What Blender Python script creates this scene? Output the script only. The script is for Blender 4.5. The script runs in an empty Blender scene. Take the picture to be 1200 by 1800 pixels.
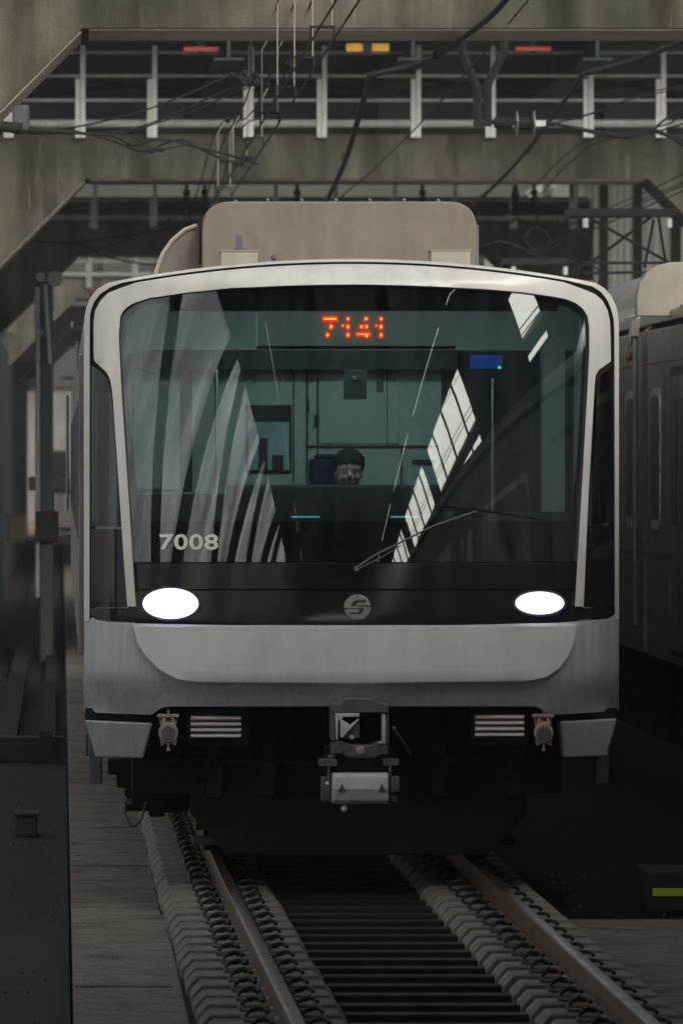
import bpy, bmesh, math, random
from mathutils import Vector, geometry
random.seed(7)
R = math.radians
sc = bpy.context.scene
C = sc.collection

# ------------------------------------------------------------------ camera, sky, sun, exposure
F, VX, VY, HC = 12400.0, 108.0, 800.0, 2.42
cam_d = bpy.data.cameras.new('camera'); cam = bpy.data.objects.new('camera', cam_d); C.objects.link(cam)
cam.location = (0, 0, HC); cam.rotation_euler = (R(90), 0, 0)
cam_d.sensor_fit = 'VERTICAL'; cam_d.sensor_height = 36; cam_d.sensor_width = 24
cam_d.lens = F / 1800 * 36
cam_d.shift_x = (600 - VX) / 1800; cam_d.shift_y = -(900 - VY) / 1800
cam_d.clip_start = 0.5; cam_d.clip_end = 3000
cam_d.dof.use_dof = True; cam_d.dof.focus_distance = 41.3; cam_d.dof.aperture_fstop = 7.5
sc.camera = cam
w = bpy.data.worlds.new('World'); sc.world = w; w.use_nodes = True
nt = w.node_tree; bg = nt.nodes['Background']
sky = nt.nodes.new('ShaderNodeTexSky'); sky.sky_type = 'NISHITA'; sky.sun_disc = False
SUN_EL, SUN_AZ = 32, 163          # azimuth measured clockwise from +Y: the sun stands behind the camera, a little right
sky.sun_elevation = R(SUN_EL); sky.sun_rotation = R(SUN_AZ); sky.air_density = 1.3; sky.dust_density = 3.5; sky.ozone_density = 0.6
bw_ = nt.nodes.new('ShaderNodeRGBToBW'); cl_ = nt.nodes.new('ShaderNodeMixRGB'); tn_ = nt.nodes.new('ShaderNodeMixRGB'); tn_.blend_type = 'MULTIPLY'; tn_.inputs[0].default_value = 1; tn_.inputs[2].default_value = (1.02, 1.0, .96, 1)
nt.links.new(sky.outputs[0], bw_.inputs[0]); nt.links.new(bw_.outputs[0], tn_.inputs[1]); nt.links.new(sky.outputs[0], cl_.inputs[1]); nt.links.new(tn_.outputs[0], cl_.inputs[2]); cl_.inputs[0].default_value = .8   # thin cloud greys the sky
nt.links.new(cl_.outputs[0], bg.inputs[0]); bg.inputs[1].default_value = 0.13
sd = bpy.data.lights.new('sun', 'SUN'); so = bpy.data.objects.new('sun', sd); C.objects.link(so)
sd.energy = 0.7; sd.angle = R(20); sd.color = (1.0, 0.97, 0.92)
d = Vector((math.sin(R(SUN_AZ)) * math.cos(R(SUN_EL)), math.cos(R(SUN_AZ)) * math.cos(R(SUN_EL)), math.sin(R(SUN_EL))))
so.rotation_euler = d.to_track_quat('Z', 'Y').to_euler()
sc.view_settings.view_transform = 'Standard'; sc.view_settings.look = 'None'
sc.view_settings.exposure = 0.45; sc.view_settings.gamma = 1
sc.cycles.max_bounces = 8; sc.cycles.transparent_max_bounces = 16

HAZE = .0008
def P(px, py, Y):
    return (( px - VX) * Y / F, Y, HC + (VY - py) * Y / F)
def X_(px, Y): return (px - VX) * Y / F
def Z_(py, Y): return HC + (VY - py) * Y / F

# ------------------------------------------------------------------ materials
def mat(name, col, rough=.5, metal=0, var=.12, scale=4, streak=0, bump=0, spec=.5, stain=None, coat=0, grain=0, smap=(9, 9, .45), drip=0):
    m = bpy.data.materials.new(name); m.use_nodes = True
    n = m.node_tree.nodes; l = m.node_tree.links; b = n['Principled BSDF']
    b.inputs['Roughness'].default_value = rough; b.inputs['Metallic'].default_value = metal
    b.inputs['Specular IOR Level'].default_value = spec; b.inputs['Coat Weight'].default_value = coat
    tc = n.new('ShaderNodeTexCoord')
    def noise(sc_, mp=None, det=5):
        t = n.new('ShaderNodeTexNoise'); t.inputs['Scale'].default_value = sc_; t.inputs['Detail'].default_value = det
        t.inputs['Roughness'].default_value = .6
        if mp:
            q = n.new('ShaderNodeMapping'); q.inputs['Scale'].default_value = mp
            l.new(tc.outputs['Object'], q.inputs[0]); l.new(q.outputs[0], t.inputs['Vector'])
        else: l.new(tc.outputs['Object'], t.inputs['Vector'])
        return t
    def ramp(src, a, b_):
        r = n.new('ShaderNodeMapRange'); r.inputs['From Min'].default_value = .32; r.inputs['From Max'].default_value = .68
        r.inputs['To Min'].default_value = a; r.inputs['To Max'].default_value = b_
        l.new(src.outputs['Fac'], r.inputs['Value']); return r
    def mulc(csock, vsock):
        x = n.new('ShaderNodeVectorMath'); x.operation = 'SCALE'
        l.new(csock, x.inputs[0]); l.new(vsock, x.inputs['Scale']); return x.outputs[0]
    rgb = n.new('ShaderNodeRGB'); rgb.outputs[0].default_value = (*col, 1); cur = rgb.outputs[0]
    n1 = noise(scale); cur = mulc(cur, ramp(n1, 1 - var, 1 + var).outputs[0])
    if streak:
        s = noise(1, smap); cur = mulc(cur, ramp(s, 1 - streak, 1 + streak * .5).outputs[0])
    if grain:
        g = noise(90, None, 2); cur = mulc(cur, ramp(g, 1 - grain, 1 + grain).outputs[0])
    if stain:
        s = noise(1, (2.2, 2.2, .5), 7); mx = n.new('ShaderNodeMixRGB')
        r = n.new('ShaderNodeMapRange'); r.inputs['From Min'].default_value = .52; r.inputs['From Max'].default_value = .72
        r.inputs['To Max'].default_value = stain[3]
        l.new(s.outputs['Fac'], r.inputs['Value']); l.new(r.outputs[0], mx.inputs[0]); l.new(cur, mx.inputs[1])
        mx.inputs[2].default_value = (*stain[:3], 1); cur = mx.outputs[0]
    if drip:
        s = noise(1, (8, 8, .5), 8); mx = n.new('ShaderNodeMixRGB'); r = n.new('ShaderNodeMapRange'); r.inputs['From Min'].default_value = .60; r.inputs['From Max'].default_value = .72; r.inputs['To Max'].default_value = drip
        l.new(s.outputs['Fac'], r.inputs['Value']); l.new(r.outputs[0], mx.inputs[0]); l.new(cur, mx.inputs[1]); mx.inputs[2].default_value = (.33, .31, .25, 1); cur = mx.outputs[0]
    l.new(cur, b.inputs['Base Color'])
    rr = ramp(n1, max(0.02, rough * .8), min(1, rough * 1.2)); l.new(rr.outputs[0], b.inputs['Roughness'])
    if bump:
        bn = n.new('ShaderNodeBump'); bn.inputs['Strength'].default_value = bump; bn.inputs['Distance'].default_value = .02
        nb = noise(scale * 5); l.new(nb.outputs['Fac'], bn.inputs['Height']); l.new(bn.outputs[0], b.inputs['Normal'])
    return m
def emit(name, col, s):
    m = bpy.data.materials.new(name); m.use_nodes = True; b = m.node_tree.nodes['Principled BSDF']
    b.inputs['Base Color'].default_value = (*[min(1, c) * .5 for c in col], 1)
    b.inputs['Emission Color'].default_value = (*col, 1); b.inputs['Emission Strength'].default_value = s; return m
def glass(name, tint, ior=1.6, rough=0.0, dirt=.06):
    m = bpy.data.materials.new(name); m.use_nodes = True; n = m.node_tree.nodes; l = m.node_tree.links
    out = n['Material Output']; n.remove(n['Principled BSDF'])
    t = n.new('ShaderNodeBsdfTransparent'); t.inputs[0].default_value = (*tint, 1)
    g = n.new('ShaderNodeBsdfGlossy'); g.inputs['Roughness'].default_value = rough
    f = n.new('ShaderNodeFresnel'); f.inputs[0].default_value = ior
    mx = n.new('ShaderNodeMixShader'); l.new(f.outputs[0], mx.inputs[0]); l.new(t.outputs[0], mx.inputs[1]); l.new(g.outputs[0], mx.inputs[2])
    df = n.new('ShaderNodeBsdfDiffuse'); df.inputs[0].default_value = (.55, .55, .55, 1)
    tc = n.new('ShaderNodeTexCoord'); mp = n.new('ShaderNodeMapping'); mp.inputs['Scale'].default_value = (14, 14, .8)
    ns = n.new('ShaderNodeTexNoise'); ns.inputs['Detail'].default_value = 6; ns.inputs['Scale'].default_value = 1
    l.new(tc.outputs['Object'], mp.inputs[0]); l.new(mp.outputs[0], ns.inputs['Vector'])
    r = n.new('ShaderNodeMapRange'); r.inputs['From Min'].default_value = .35; r.inputs['From Max'].default_value = .75; r.inputs['To Max'].default_value = dirt
    l.new(ns.outputs['Fac'], r.inputs['Value'])
    m2 = n.new('ShaderNodeMixShader'); l.new(r.outputs[0], m2.inputs[0]); l.new(mx.outputs[0], m2.inputs[1]); l.new(df.outputs[0], m2.inputs[2])
    l.new(m2.outputs[0], out.inputs[0]); return m
def translucent(name, col, k=.6):
    m = bpy.data.materials.new(name); m.use_nodes = True; n = m.node_tree.nodes; l = m.node_tree.links
    out = n['Material Output']; n.remove(n['Principled BSDF'])
    a = n.new('ShaderNodeBsdfDiffuse'); b = n.new('ShaderNodeBsdfTranslucent'); mx = n.new('ShaderNodeMixShader')
    a.inputs[0].default_value = (*col, 1); b.inputs[0].default_value = (*col, 1); mx.inputs[0].default_value = k
    l.new(a.outputs[0], mx.inputs[1]); l.new(b.outputs[0], mx.inputs[2]); l.new(mx.outputs[0], out.inputs[0]); return m

M = dict(
 cream=mat('cream_paint', (.76, .75, .70), .38, 0, .06, 2.5, .10, 0, .5, (.30, .24, .15, .35), .2),
 silver=mat('silver_paint', (.62, .63, .65), .42, .15, .05, 3, .15, .0, .5, (.34, .32, .30, .3), 0, 0, (34, 34, .7)),
 bumper=mat('pale_bumper_paint', (.84, .85, .84), .40, .0, .05, 3, .07, 0, .5, (.33, .30, .25, .3), .15),
 steel=mat('brushed_stainless', (.33, .32, .31), .38, .75, .10, 3, .25),
 roofgrey=mat('dusty_roof_paint', (.24, .205, .17), .7, 0, .12, 3, .12, .15, .3, (.12, .07, .04, .8), 0, .03),
 roofbox=mat('cream_box_paint', (.50, .45, .36), .6, 0, .1, 4, .1),
 black=mat('gloss_black', (.012, .011, .014), .09, 0, .2, 3, 0, 0, .6),
 frit=mat('black_ceramic_band', (.012, .012, .016), .35, 0, .2, 3),
 gasket=mat('rubber_gasket', (.03, .027, .025), .6, 0, .2, 8),
 under=mat('steel_and_shade_black', (.0045, .0048, .005), .75, .2, .3, 6),  # also carries the black shade below the train front
 castgrey=mat('cast_steel_grey', (.15, .15, .16), .55, .3, .25, 8, 0, .3),
 brightcast=mat('bright_machined_steel', (.72, .72, .72), .5, .2, .2, 10),
 coupface=mat('coupler_pale_paint', (.62, .62, .62), .5, .1, .12, 8, .1),
 triangle=mat('grey_marking', (.09, .085, .09), .6),
 horn=mat('dusty_brown_casting', (.42, .34, .31), .6, .1, .3, 20, 0, .3),
 slat=mat('louvre_metal', (.60, .55, .53), .45, .4, .12, 10),
 concrete=mat('stained_concrete', (.104, .098, .076), .88, 0, .42, 1.1, .5, .5, .2, (.022, .018, .010, .9), 0, .2, (3.2, 3.2, .38), .4),
 soffit_lit=mat('lit_soffit_concrete', (.42, .39, .32), .9, 0, .2, 2, .1, .3, .2),
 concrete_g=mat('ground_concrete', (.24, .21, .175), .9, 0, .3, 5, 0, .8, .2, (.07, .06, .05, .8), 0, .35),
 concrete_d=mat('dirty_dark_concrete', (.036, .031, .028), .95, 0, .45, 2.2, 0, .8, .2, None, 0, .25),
 shade_joint=mat('shade_and_joint_black', (.012, .011, .010), .95, 0, .4, 4, 0, .6, .1),  # ground shade put into colour; also serves the dark slab joints
 ballast=mat('sooty_ground', (.035, .033, .031), .95, 0, .4, 5, 0, .8, .2),
 sleeper=mat('sleeper_concrete', (.28, .255, .22), .9, 0, .35, 6, 0, .4, .2, (.06, .045, .035, .6), 0, .15),
 sleeperbar=mat('dark_tie_bar', (.018, .016, .016), .8, 0, .3, 9, 0, .3),
 rail=mat('rusty_rail', (.14, .075, .042), .5, .3, .2, 6, 0, .1),
 railtop=mat('worn_rail_head', (.085, .058, .042), .38, .7, .08, 3),
 clip=mat('black_spring_steel', (.02, .02, .02), .5, .4, .2, 20),
 galv=mat('galvanised_pipe', (.55, .57, .56), .5, .2, .15, 4, .15),
 galvw=mat('pale_galvanised_plate', (.82, .84, .82), .55, .2, .18, 6, .2),
 soffit=mat('dark_green_steel', (.018, .028, .026), .7, 0, .3, 1),
 deck=mat('deck_concrete', (.07, .07, .06), .9, 0, .3, 1),
 wire=mat('oxidised_wire', (.035, .027, .022), .6, .4, .2, 9),
 cable=mat('black_cable', (.008, .008, .008), .85, 0, .3, 9),
 dropper=mat('pale_dropper', (.38, .34, .27), .5, .3, .1, 9),
 porcelain=mat('grey_porcelain', (.16, .16, .16), .3, 0, .1, 9),
 yellow=mat('yellow_paint', (.62, .32, .02), .6), redp=mat('red_paint', (.34, .035, .02), .6), greyp=mat('grey_paint', (.2, .2, .2), .6),
 reflector=mat('yellow_green_tape', (.42, .58, .03), .5), box=mat('dark_cabinet', (.013, .013, .013), .7),
 cabwall=mat('cab_wall_panel', (.52, .58, .56), .55, 0, .05, 3), cabseam=mat('panel_seam', (.05, .055, .055), .7),
 cabdark=mat('cab_dark_trim', (.03, .034, .038), .6), cabceil=mat('cab_ceiling', (.5, .5, .5), .7),
 display=mat('display_housing', (.72, .74, .70), .5), seat=mat('navy_seat_cloth', (.012, .022, .055), .85),
 skin=mat('skin', (.78, .58, .48), .55, 0, .05, 20), hair=mat('black_hair', (.006, .005, .005), .9, 0, .3, 60),
 jacket=mat('dark_uniform_jacket', (.02, .022, .03), .85), trouser=mat('black_trousers', (.015, .015, .018), .85), lip=mat('lips', (.36, .17, .14), .5), eye=mat('eye_white', (.6, .6, .58), .3), iris=mat('dark_iris', (.02, .012, .01), .3),
 teal=mat('pale_teal_panel', (.35, .50, .48), .5), cyanpanel=mat('instrument_panel', (.38, .52, .54), .4),
 ribwall=mat('ribbed_wall_sheet', (.60, .59, .52), .6, .1, .15, 2, .3), ribdark=mat('ribbed_wall_dark', (.028, .032, .033), .7, .1, .2, 2, .35),
 canopyrib=mat('dark_canopy_steel', (.02, .02, .022), .6, .2, .2, 2), canopydark=mat('dark_canopy_lining', (.025, .025, .028), .8),
 fence=mat('white_fence', (.60, .60, .56), .6), build=mat('dark_backdrop', (.055, .055, .048), .8), farground=mat('brown_far_ground', (.28, .2, .15), .9),
 window=mat('dark_window', (.01, .012, .014), .08, 0, .1, 3, 0, 0, .7), trim=mat('window_trim', (.28, .29, .28), .35, .7),
 hosegrey=mat('grimy_pipe', (.018, .017, .017), .7, .1, .3, 8),
 framelight=mat('bright_window_trim', (.62, .60, .55), .3, .4),
 endplate=mat('dull_end_plate', (.34, .31, .255), .7, 0, .15, 3, .15, 0, .4, (.2, .16, .1, .5)),
 palewall=mat('weathered_pale_wall', (.21, .205, .19), .8, 0, .3, .6, .3),
 gritm=mat('dark_grit', (.055, .048, .042), .9, 0, .5, 8),
 dimpipe=mat('dimmed_railing_pipe', (.2, .2, .19), .6, .1, .2, 3),  # darkened copy of the railing metal, dims the sky-lit far railing
 mastg=mat('grey_mast', (.075, .08, .08), .6, .3, .2, 3, .2), lampw=mat('cream_lamp_box', (.40, .38, .31), .6),
 white=mat('cream_lettering', (.95, .95, .92), .5), chrome=mat('brushed_chrome', (.55, .54, .52), .28, .9, .08, 20),
 orange=mat('amber_lens', (.45, .12, .05), .25),
)
M['glass'] = glass('windscreen_glass', (.66, .76, .76), 2.2, .012, .03)
M['sideglass'] = glass('side_glass', (.40, .46, .47), 1.6, 0, .04)
M['lens'] = glass('clear_lens', (.9, .9, .95), 1.4, 0, 0)
M['ribtrans'] = translucent('translucent_ribbed_sheet', (.92, .90, .82), .75)
M['translucent'] = translucent('translucent_sheet', (.55, .54, .52))
fm = M['frosted'] = translucent('frosted_sheet', (.60, .60, .60), .7); fn_ = fm.node_tree.nodes; fo = fn_['Material Output']; src = fo.inputs[0].links[0].from_socket
ft = fn_.new('ShaderNodeBsdfTransparent'); ft.inputs[0].default_value = (.8, .8, .82, 1); fx = fn_.new('ShaderNodeMixShader'); fx.inputs[0].default_value = .88
ftc = fn_.new('ShaderNodeTexCoord'); fmp = fn_.new('ShaderNodeMapping'); fmp.inputs['Scale'].default_value = (.5, .9, .35); fns = fn_.new('ShaderNodeTexNoise'); fns.inputs['Scale'].default_value = 1; fns.inputs['Detail'].default_value = 5; frm = fn_.new('ShaderNodeMapRange')
frm.inputs['From Min'].default_value = .35; frm.inputs['From Max'].default_value = .65; frm.inputs['To Min'].default_value = .45; frm.inputs['To Max'].default_value = .95
fl_ = fm.node_tree.links; fl_.new(ftc.outputs['Object'], fmp.inputs[0]); fl_.new(fmp.outputs[0], fns.inputs['Vector']); fl_.new(fns.outputs['Fac'], frm.inputs['Value']); fl_.new(frm.outputs[0], fx.inputs[0])
fm.node_tree.links.new(src, fx.inputs[1]); fm.node_tree.links.new(ft.outputs[0], fx.inputs[2]); fm.node_tree.links.new(fx.outputs[0], fo.inputs[0])
M['display'].node_tree.nodes['Principled BSDF'].inputs['Emission Color'].default_value = (.75, .95, .85, 1); M['display'].node_tree.nodes['Principled BSDF'].inputs['Emission Strength'].default_value = .085  # weak glow added to the housing to brighten its face
M['headbloom'] = emit('headlight_bloom_ring', (.72, .78, 1), 1.6)  # glowing ring stands in for the bloom around each headlight
M['led'] = emit('red_led', (1, .012, .004), 2.4); M['ledcore'] = emit('yellow_led_core', (1, .55, .02), 2.6)
M['head'] = emit('headlight_glow', (.86, .9, 1), 14); M['blueglow'] = emit('blue_glow', (.02, .12, .6), .32); M['greenglow'] = emit('green_glow', (.02, .8, .25), 2)
M['teallamp'] = emit('teal_dial', (.2, .8, .85), .45)

# ------------------------------------------------------------------ mesh helpers
class MB:
    def __init__(s): s.v = []; s.f = []
    def add(s, vs, fs):
        o = len(s.v); s.v += [tuple(v) for v in vs]; s.f += [tuple(i + o for i in f) for f in fs]; return s
    def box(s, x0, x1, y0, y1, z0, z1):
        return s.add([(x0,y0,z0),(x1,y0,z0),(x1,y1,z0),(x0,y1,z0),(x0,y0,z1),(x1,y0,z1),(x1,y1,z1),(x0,y1,z1)],
                     [(0,3,2,1),(4,5,6,7),(0,1,5,4),(1,2,6,5),(2,3,7,6),(3,0,4,7)])
    def prism(s, poly, a, b, ax='y'):
        n = len(poly); f = {'y': lambda p, t: (p[0], t, p[1]), 'x': lambda p, t: (t, p[0], p[1]), 'z': lambda p, t: (p[0], p[1], t)}[ax]
        vs = [f(p, a) for p in poly] + [f(p, b) for p in poly]
        return s.add(vs, [tuple(range(n)), tuple(range(2*n-1, n-1, -1))] + [(i, i+n, (i+1) % n + n, (i+1) % n) for i in range(n)])
    def tube(s, pts, r, n=8, cap=True):
        pts = [Vector(p) for p in pts]; rs = r if isinstance(r, (list, tuple)) else [r] * len(pts)
        o = len(s.v); prev = None
        for i, p in enumerate(pts):
            t = (pts[min(i+1, len(pts)-1)] - pts[max(i-1, 0)]).normalized()
            if prev is None:
                a = t.cross(Vector((0, 0, 1)));
                if a.length < .05: a = t.cross(Vector((1, 0, 0)))
                a.normalize()
            else: a = (prev - t * prev.dot(t)).normalized()
            prev = a; b = t.cross(a)
            for k in range(n):
                q = p + (a * math.cos(2*math.pi*k/n) + b * math.sin(2*math.pi*k/n)) * rs[i]; s.v.append(tuple(q))
        for i in range(len(pts)-1):
            for k in range(n):
                s.f.append((o+i*n+k, o+i*n+(k+1) % n, o+(i+1)*n+(k+1) % n, o+(i+1)*n+k))
        if cap: s.f.append(tuple(o+k for k in reversed(range(n)))); s.f.append(tuple(o+(len(pts)-1)*n+k for k in range(n)))
        return s
    def lathe(s, c, prof, ax='y', n=20):      # prof: (distance along the axis, radius)
        o = len(s.v)
        for (t, r) in prof:
            for k in range(n):
                a = 2*math.pi*k/n; u, v = r*math.cos(a), r*math.sin(a)
                s.v.append({'y': (c[0]+u, c[1]+t, c[2]+v), 'x': (c[0]+t, c[1]+u, c[2]+v), 'z': (c[0]+u, c[1]+v, c[2]+t)}[ax])
        for i in range(len(prof)-1):
            for k in range(n): s.f.append((o+i*n+k, o+i*n+(k+1) % n, o+(i+1)*n+(k+1) % n, o+(i+1)*n+k))
        s.f.append(tuple(o+k for k in range(n))); s.f.append(tuple(o+(len(prof)-1)*n+k for k in reversed(range(n))))
        return s
    def ball(s, c, r, n=10):
        rr = r if isinstance(r, (list, tuple)) else (r, r, r); o = len(s.v); s.v.append((c[0], c[1], c[2]+rr[2]))
        for i in range(1, n):
            a = math.pi*i/n
            for k in range(2*n): b = math.pi*k/n; s.v.append((c[0]+rr[0]*math.sin(a)*math.cos(b), c[1]+rr[1]*math.sin(a)*math.sin(b), c[2]+rr[2]*math.cos(a)))
        s.v.append((c[0], c[1], c[2]-rr[2])); m = 2*n
        for k in range(m): s.f.append((o, o+1+k, o+1+(k+1) % m)); s.f.append((len(s.v)-1, o+1+(n-2)*m+(k+1) % m, o+1+(n-2)*m+k))
        for i in range(n-2):
            for k in range(m): s.f.append((o+1+i*m+k, o+1+(i+1)*m+k, o+1+(i+1)*m+(k+1) % m, o+1+i*m+(k+1) % m))
        return s
    def build(s, name, m, parent=None, bevel=0, smooth=False, loc=None):
        me = bpy.data.meshes.new(name); me.from_pydata(s.v, [], s.f); me.validate()
        bm = bmesh.new(); bm.from_mesh(me); bmesh.ops.recalc_face_normals(bm, faces=bm.faces); bm.to_mesh(me); bm.free()
        o = bpy.data.objects.new(name, me); C.objects.link(o); me.materials.append(M[m] if isinstance(m, str) else m)
        if smooth:
            for p in me.polygons: p.use_smooth = True
            me.set_sharp_from_angle(angle=R(38))
        if bevel:
            b = o.modifiers.new('bevel', 'BEVEL'); b.width = bevel; b.segments = 2; b.limit_method = 'ANGLE'; b.angle_limit = R(40)
        if loc: o.location = loc
        if parent:
            o.parent = parent
            r = parent
            off = Vector((0, 0, 0))
            while r: off += Vector(r.location); r = r.parent
            if not loc: o.location = -off
        return o
def tag(o, label=None, cat=None, group=None, kind=None):
    if label: o['label'] = label
    if cat: o['category'] = cat
    if group: o['group'] = group
    if kind: o['kind'] = kind
    return o
def thing(name, label, cat, loc=(0, 0, 0), group=None):
    o = bpy.data.objects.new(name, None); C.objects.link(o); o.location = loc; o.empty_display_size = .3
    return tag(o, label, cat, group)
def copy_tree(o, parent=None):
    c = o.copy(); C.objects.link(c); c.parent = parent
    for ch in list(o.children): copy_tree(ch, c)
    return c
def ring(cx, cz, a, b, n=28, rot=0):
    return [(cx + a*math.cos(2*math.pi*k/n+rot), cz + b*math.sin(2*math.pi*k/n+rot)) for k in range(n)]
def rounded(pts):          # (x, y, r) corners -> polyline, quadratic corners
    out = []; n = len(pts)
    for i, p in enumerate(pts):
        r = p[2] if len(p) > 2 else 0
        if not r: out.append((p[0], p[1])); continue
        a, b = Vector(pts[i-1][:2]), Vector(pts[(i+1) % n][:2]); q = Vector(p[:2])
        A = q + (a-q).normalized()*min(r, (a-q).length*.49); B = q + (b-q).normalized()*min(r, (b-q).length*.49)
        for k in range(9):
            t = k/8; v = A*(1-t)**2 + q*(2*t*(1-t)) + B*t*t; out.append((v.x, v.y))
    return out
def inside(p, poly):
    x, y = p; c = False; j = len(poly)-1
    for i in range(len(poly)):
        xi, yi = poly[i]; xj, yj = poly[j]
        if (yi > y) != (yj > y) and x < (xj-xi)*(y-yi)/(yj-yi)+xi: c = not c
        j = i
    return c

# ------------------------------------------------------------------ shape of the train's nose (depth of the face at x, z)
XC = 1.685
def yf(x, z):
    dx = abs(x - XC); y = 41 + .075*dx*dx + 2.2*max(0, dx-1.36)**2
    if z > 1.46: y += .055*(z-1.46) + .012*(z-1.46)**2
    if z > 3.43: y += 9*(z-3.43)**2
    if z < 1.12: y += .55*(1.12-z)
    return y
def face_pt(px, py, off=0):
    Y = 41.2
    for _ in range(5): Y = yf(X_(px, Y), Z_(py, Y)) + off
    return P(px, py, Y)
def densify(poly, step=14):
    out = []; n = len(poly)
    for i in range(n):
        a, b = Vector(poly[i]), Vector(poly[(i+1) % n]); k = max(1, int((b-a).length/step))
        for j in range(k): q = a.lerp(b, j/k); out.append((q.x, q.y))
    return out
def panel(name, m, parent, outer, holes=(), off=0.0, th=.02, step=16, bevel=.0, edge_in=0.0):
    """A curved sheet: an outline in the plane of the nose, laid on its curved surface, given real thickness."""
    loops = [densify(outer, step)] + [densify(h, step) for h in holes]
    co, ed = [], []
    for lp in loops:
        o = len(co); co += [Vector(p) for p in lp]; ed += [(o+i, o+(i+1) % len(lp)) for i in range(len(lp))]
    xs = [p[0] for p in outer]; ys = [p[1] for p in outer]
    x = min(xs)+step/2
    def near(p):
        return any((Vector(p)-q).length < step*.45 for q in co[:nb])
    nb = len(co)
    while x < max(xs):
        y = min(ys)+step/2
        while y < max(ys):
            if inside((x, y), outer) and not any(inside((x, y), h) for h in holes) and not near((x, y)): co.append(Vector((x, y)))
            y += step
        x += step
    vs, es, fs, *_ = geometry.delaunay_2d_cdt(co, ed, [], 0, 1e-4)
    keep = []
    for f in fs:
        c = (sum(vs[i][0] for i in f)/3, sum(vs[i][1] for i in f)/3)
        if inside(c, outer) and not any(inside(c, h) for h in holes): keep.append(f)
    front = [face_pt(v[0], v[1], off) for v in vs]; n = len(front)
    mb = MB(); mb.v = front + [(p[0], p[1]+th, p[2]) for p in front]
    cnt = {}
    for f in keep:
        mb.f.append(tuple(f)); mb.f.append(tuple(i+n for i in reversed(f)))
        for i in range(3):
            e = (f[i], f[(i+1) % 3]); cnt[tuple(sorted(e))] = cnt.get(tuple(sorted(e)), 0)+1
    for (a, b), k in cnt.items():
        if k == 1: mb.f.append((a, b, b+n, a+n))
    me_o = mb.build(name, m, parent, bevel, True)
    bm = bmesh.new(); bm.from_mesh(me_o.data)
    bmesh.ops.delete(bm, geom=[v for v in bm.verts if not v.link_faces], context='VERTS'); bm.to_mesh(me_o.data); bm.free()
    return me_o
def arch(y0, k, x0, x1, n=14, xc=617):
    return [(x0+(x1-x0)*i/n, y0+k*(x0+(x1-x0)*i/n-xc)**2) for i in range(n+1)]

# ================================================================== THE SETTING
def struct(name, mb, m, **k): return tag(mb.build(name, m, **k), kind='structure')
g = MB().add([(-900, -600, -1.6), (900, -600, -1.6), (900, 2400, -1.6), (-900, 2400, -1.6)], [(0, 1, 2, 3)]); struct('ground', g, 'ballast')
struct('track_slab', MB().box(.06, 2.9, -70, 235, -1.2, -.25), 'concrete_g'); struct('side_slab', MB().box(2.901, 14.2, -70, 40.6, -1.2, -.252), 'concrete_g'); struct('track_bed', MB().box(2.901, 14.2, 40.601, 235, -1.2, -.27), 'shade_joint')  # darker bed holds the deep shade between the trains as colour
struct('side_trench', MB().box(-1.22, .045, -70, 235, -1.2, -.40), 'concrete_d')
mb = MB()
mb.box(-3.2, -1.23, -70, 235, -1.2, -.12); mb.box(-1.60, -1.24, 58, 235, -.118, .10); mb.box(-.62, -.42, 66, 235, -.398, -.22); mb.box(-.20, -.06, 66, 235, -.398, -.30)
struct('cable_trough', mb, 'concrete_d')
mb = MB().box(-40, 60, 236, 900, -1.5, -.3); struct('far_ground', mb, 'farground')

b = MB()
for y in (35.4, 45.8, 58, 76, 110): b.box(.07, .56, y, y+.022, -.2497, -.2465)
for y, xa, xb in ((50.6, .3, .54), (48.6, .07, .12), (47.0, .09, .13)): b.box(xa, xb, y, y+.03, -.2497, -.2467)
struct('slab_joints', b, 'shade_joint')
b = MB()
for k in range(1500):
    u = random.random(); x, y, z = (random.uniform(-1.2, .03), random.uniform(31, 90), -.40) if u < .6 else ((random.uniform(.62, 2.8), random.uniform(28, 52), -.243) if u < .8 else (random.uniform(2.95, 5), random.uniform(30, 46), -.262))
    r_ = random.uniform(.006, .019); vs = [(x+r_*random.uniform(.6, 1.2)*math.cos(a), y+r_*random.uniform(.6, 1.2)*math.sin(a), z-.002) for a in (0, 1.3, 2.5, 3.8, 5.1)]
    b.add(vs+[(x+r_*.3, y, z+r_*.9), (x-r_*.3, y+r_*.2, z+r_*.7)], [(0, 1, 5), (1, 2, 5), (2, 6, 5), (2, 3, 6), (3, 4, 6), (4, 0, 5), (4, 5, 6)])
tag(b.build('gravel', 'gritm'), 'loose grit and small stones scattered beside the track', 'gravel', kind='stuff')
# rails
def bend(y): u = 42-y; return .0065*(u+math.sqrt(u*u+9))/2
def rail(x, name, label, y0=8, y1=235):
    t = thing(name, label, 'rail', (x, 41, 0), 'running rails')
    prof = [(-.070, -.172), (.070, -.172), (.070, -.160), (.012, -.140), (.010, -.045), (.031, -.034), (.031, -.010)]
    prof += [(-.031, -.010), (-.031, -.034), (-.010, -.045), (-.012, -.140), (-.070, -.160)]
    head = [(-.0315, -.0095), (.0315, -.0095), (.029, -.002), (.02, 0), (-.02, 0), (-.029, -.002)]
    ys = [y0+i for i in range(0, 40)] + [60, 100, 150, y1]
    for nm, pr, m in (('rail_web', prof, 'rail'), ('rail_head', head, 'railtop')):
        b = MB(); n = len(pr)
        for y in ys: b.v += [(x+bend(y)+p[0], y, p[1]) for p in pr]
        for i in range(len(ys)-1): b.f += [(i*n+k, i*n+(k+1) % n, (i+1)*n+(k+1) % n, (i+1)*n+k) for k in range(n)]
        b.f += [tuple(range(n)), tuple((len(ys)-1)*n+k for k in reversed(range(n)))]
        b.build(nm, m, t, 0, True)
    return t
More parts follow.
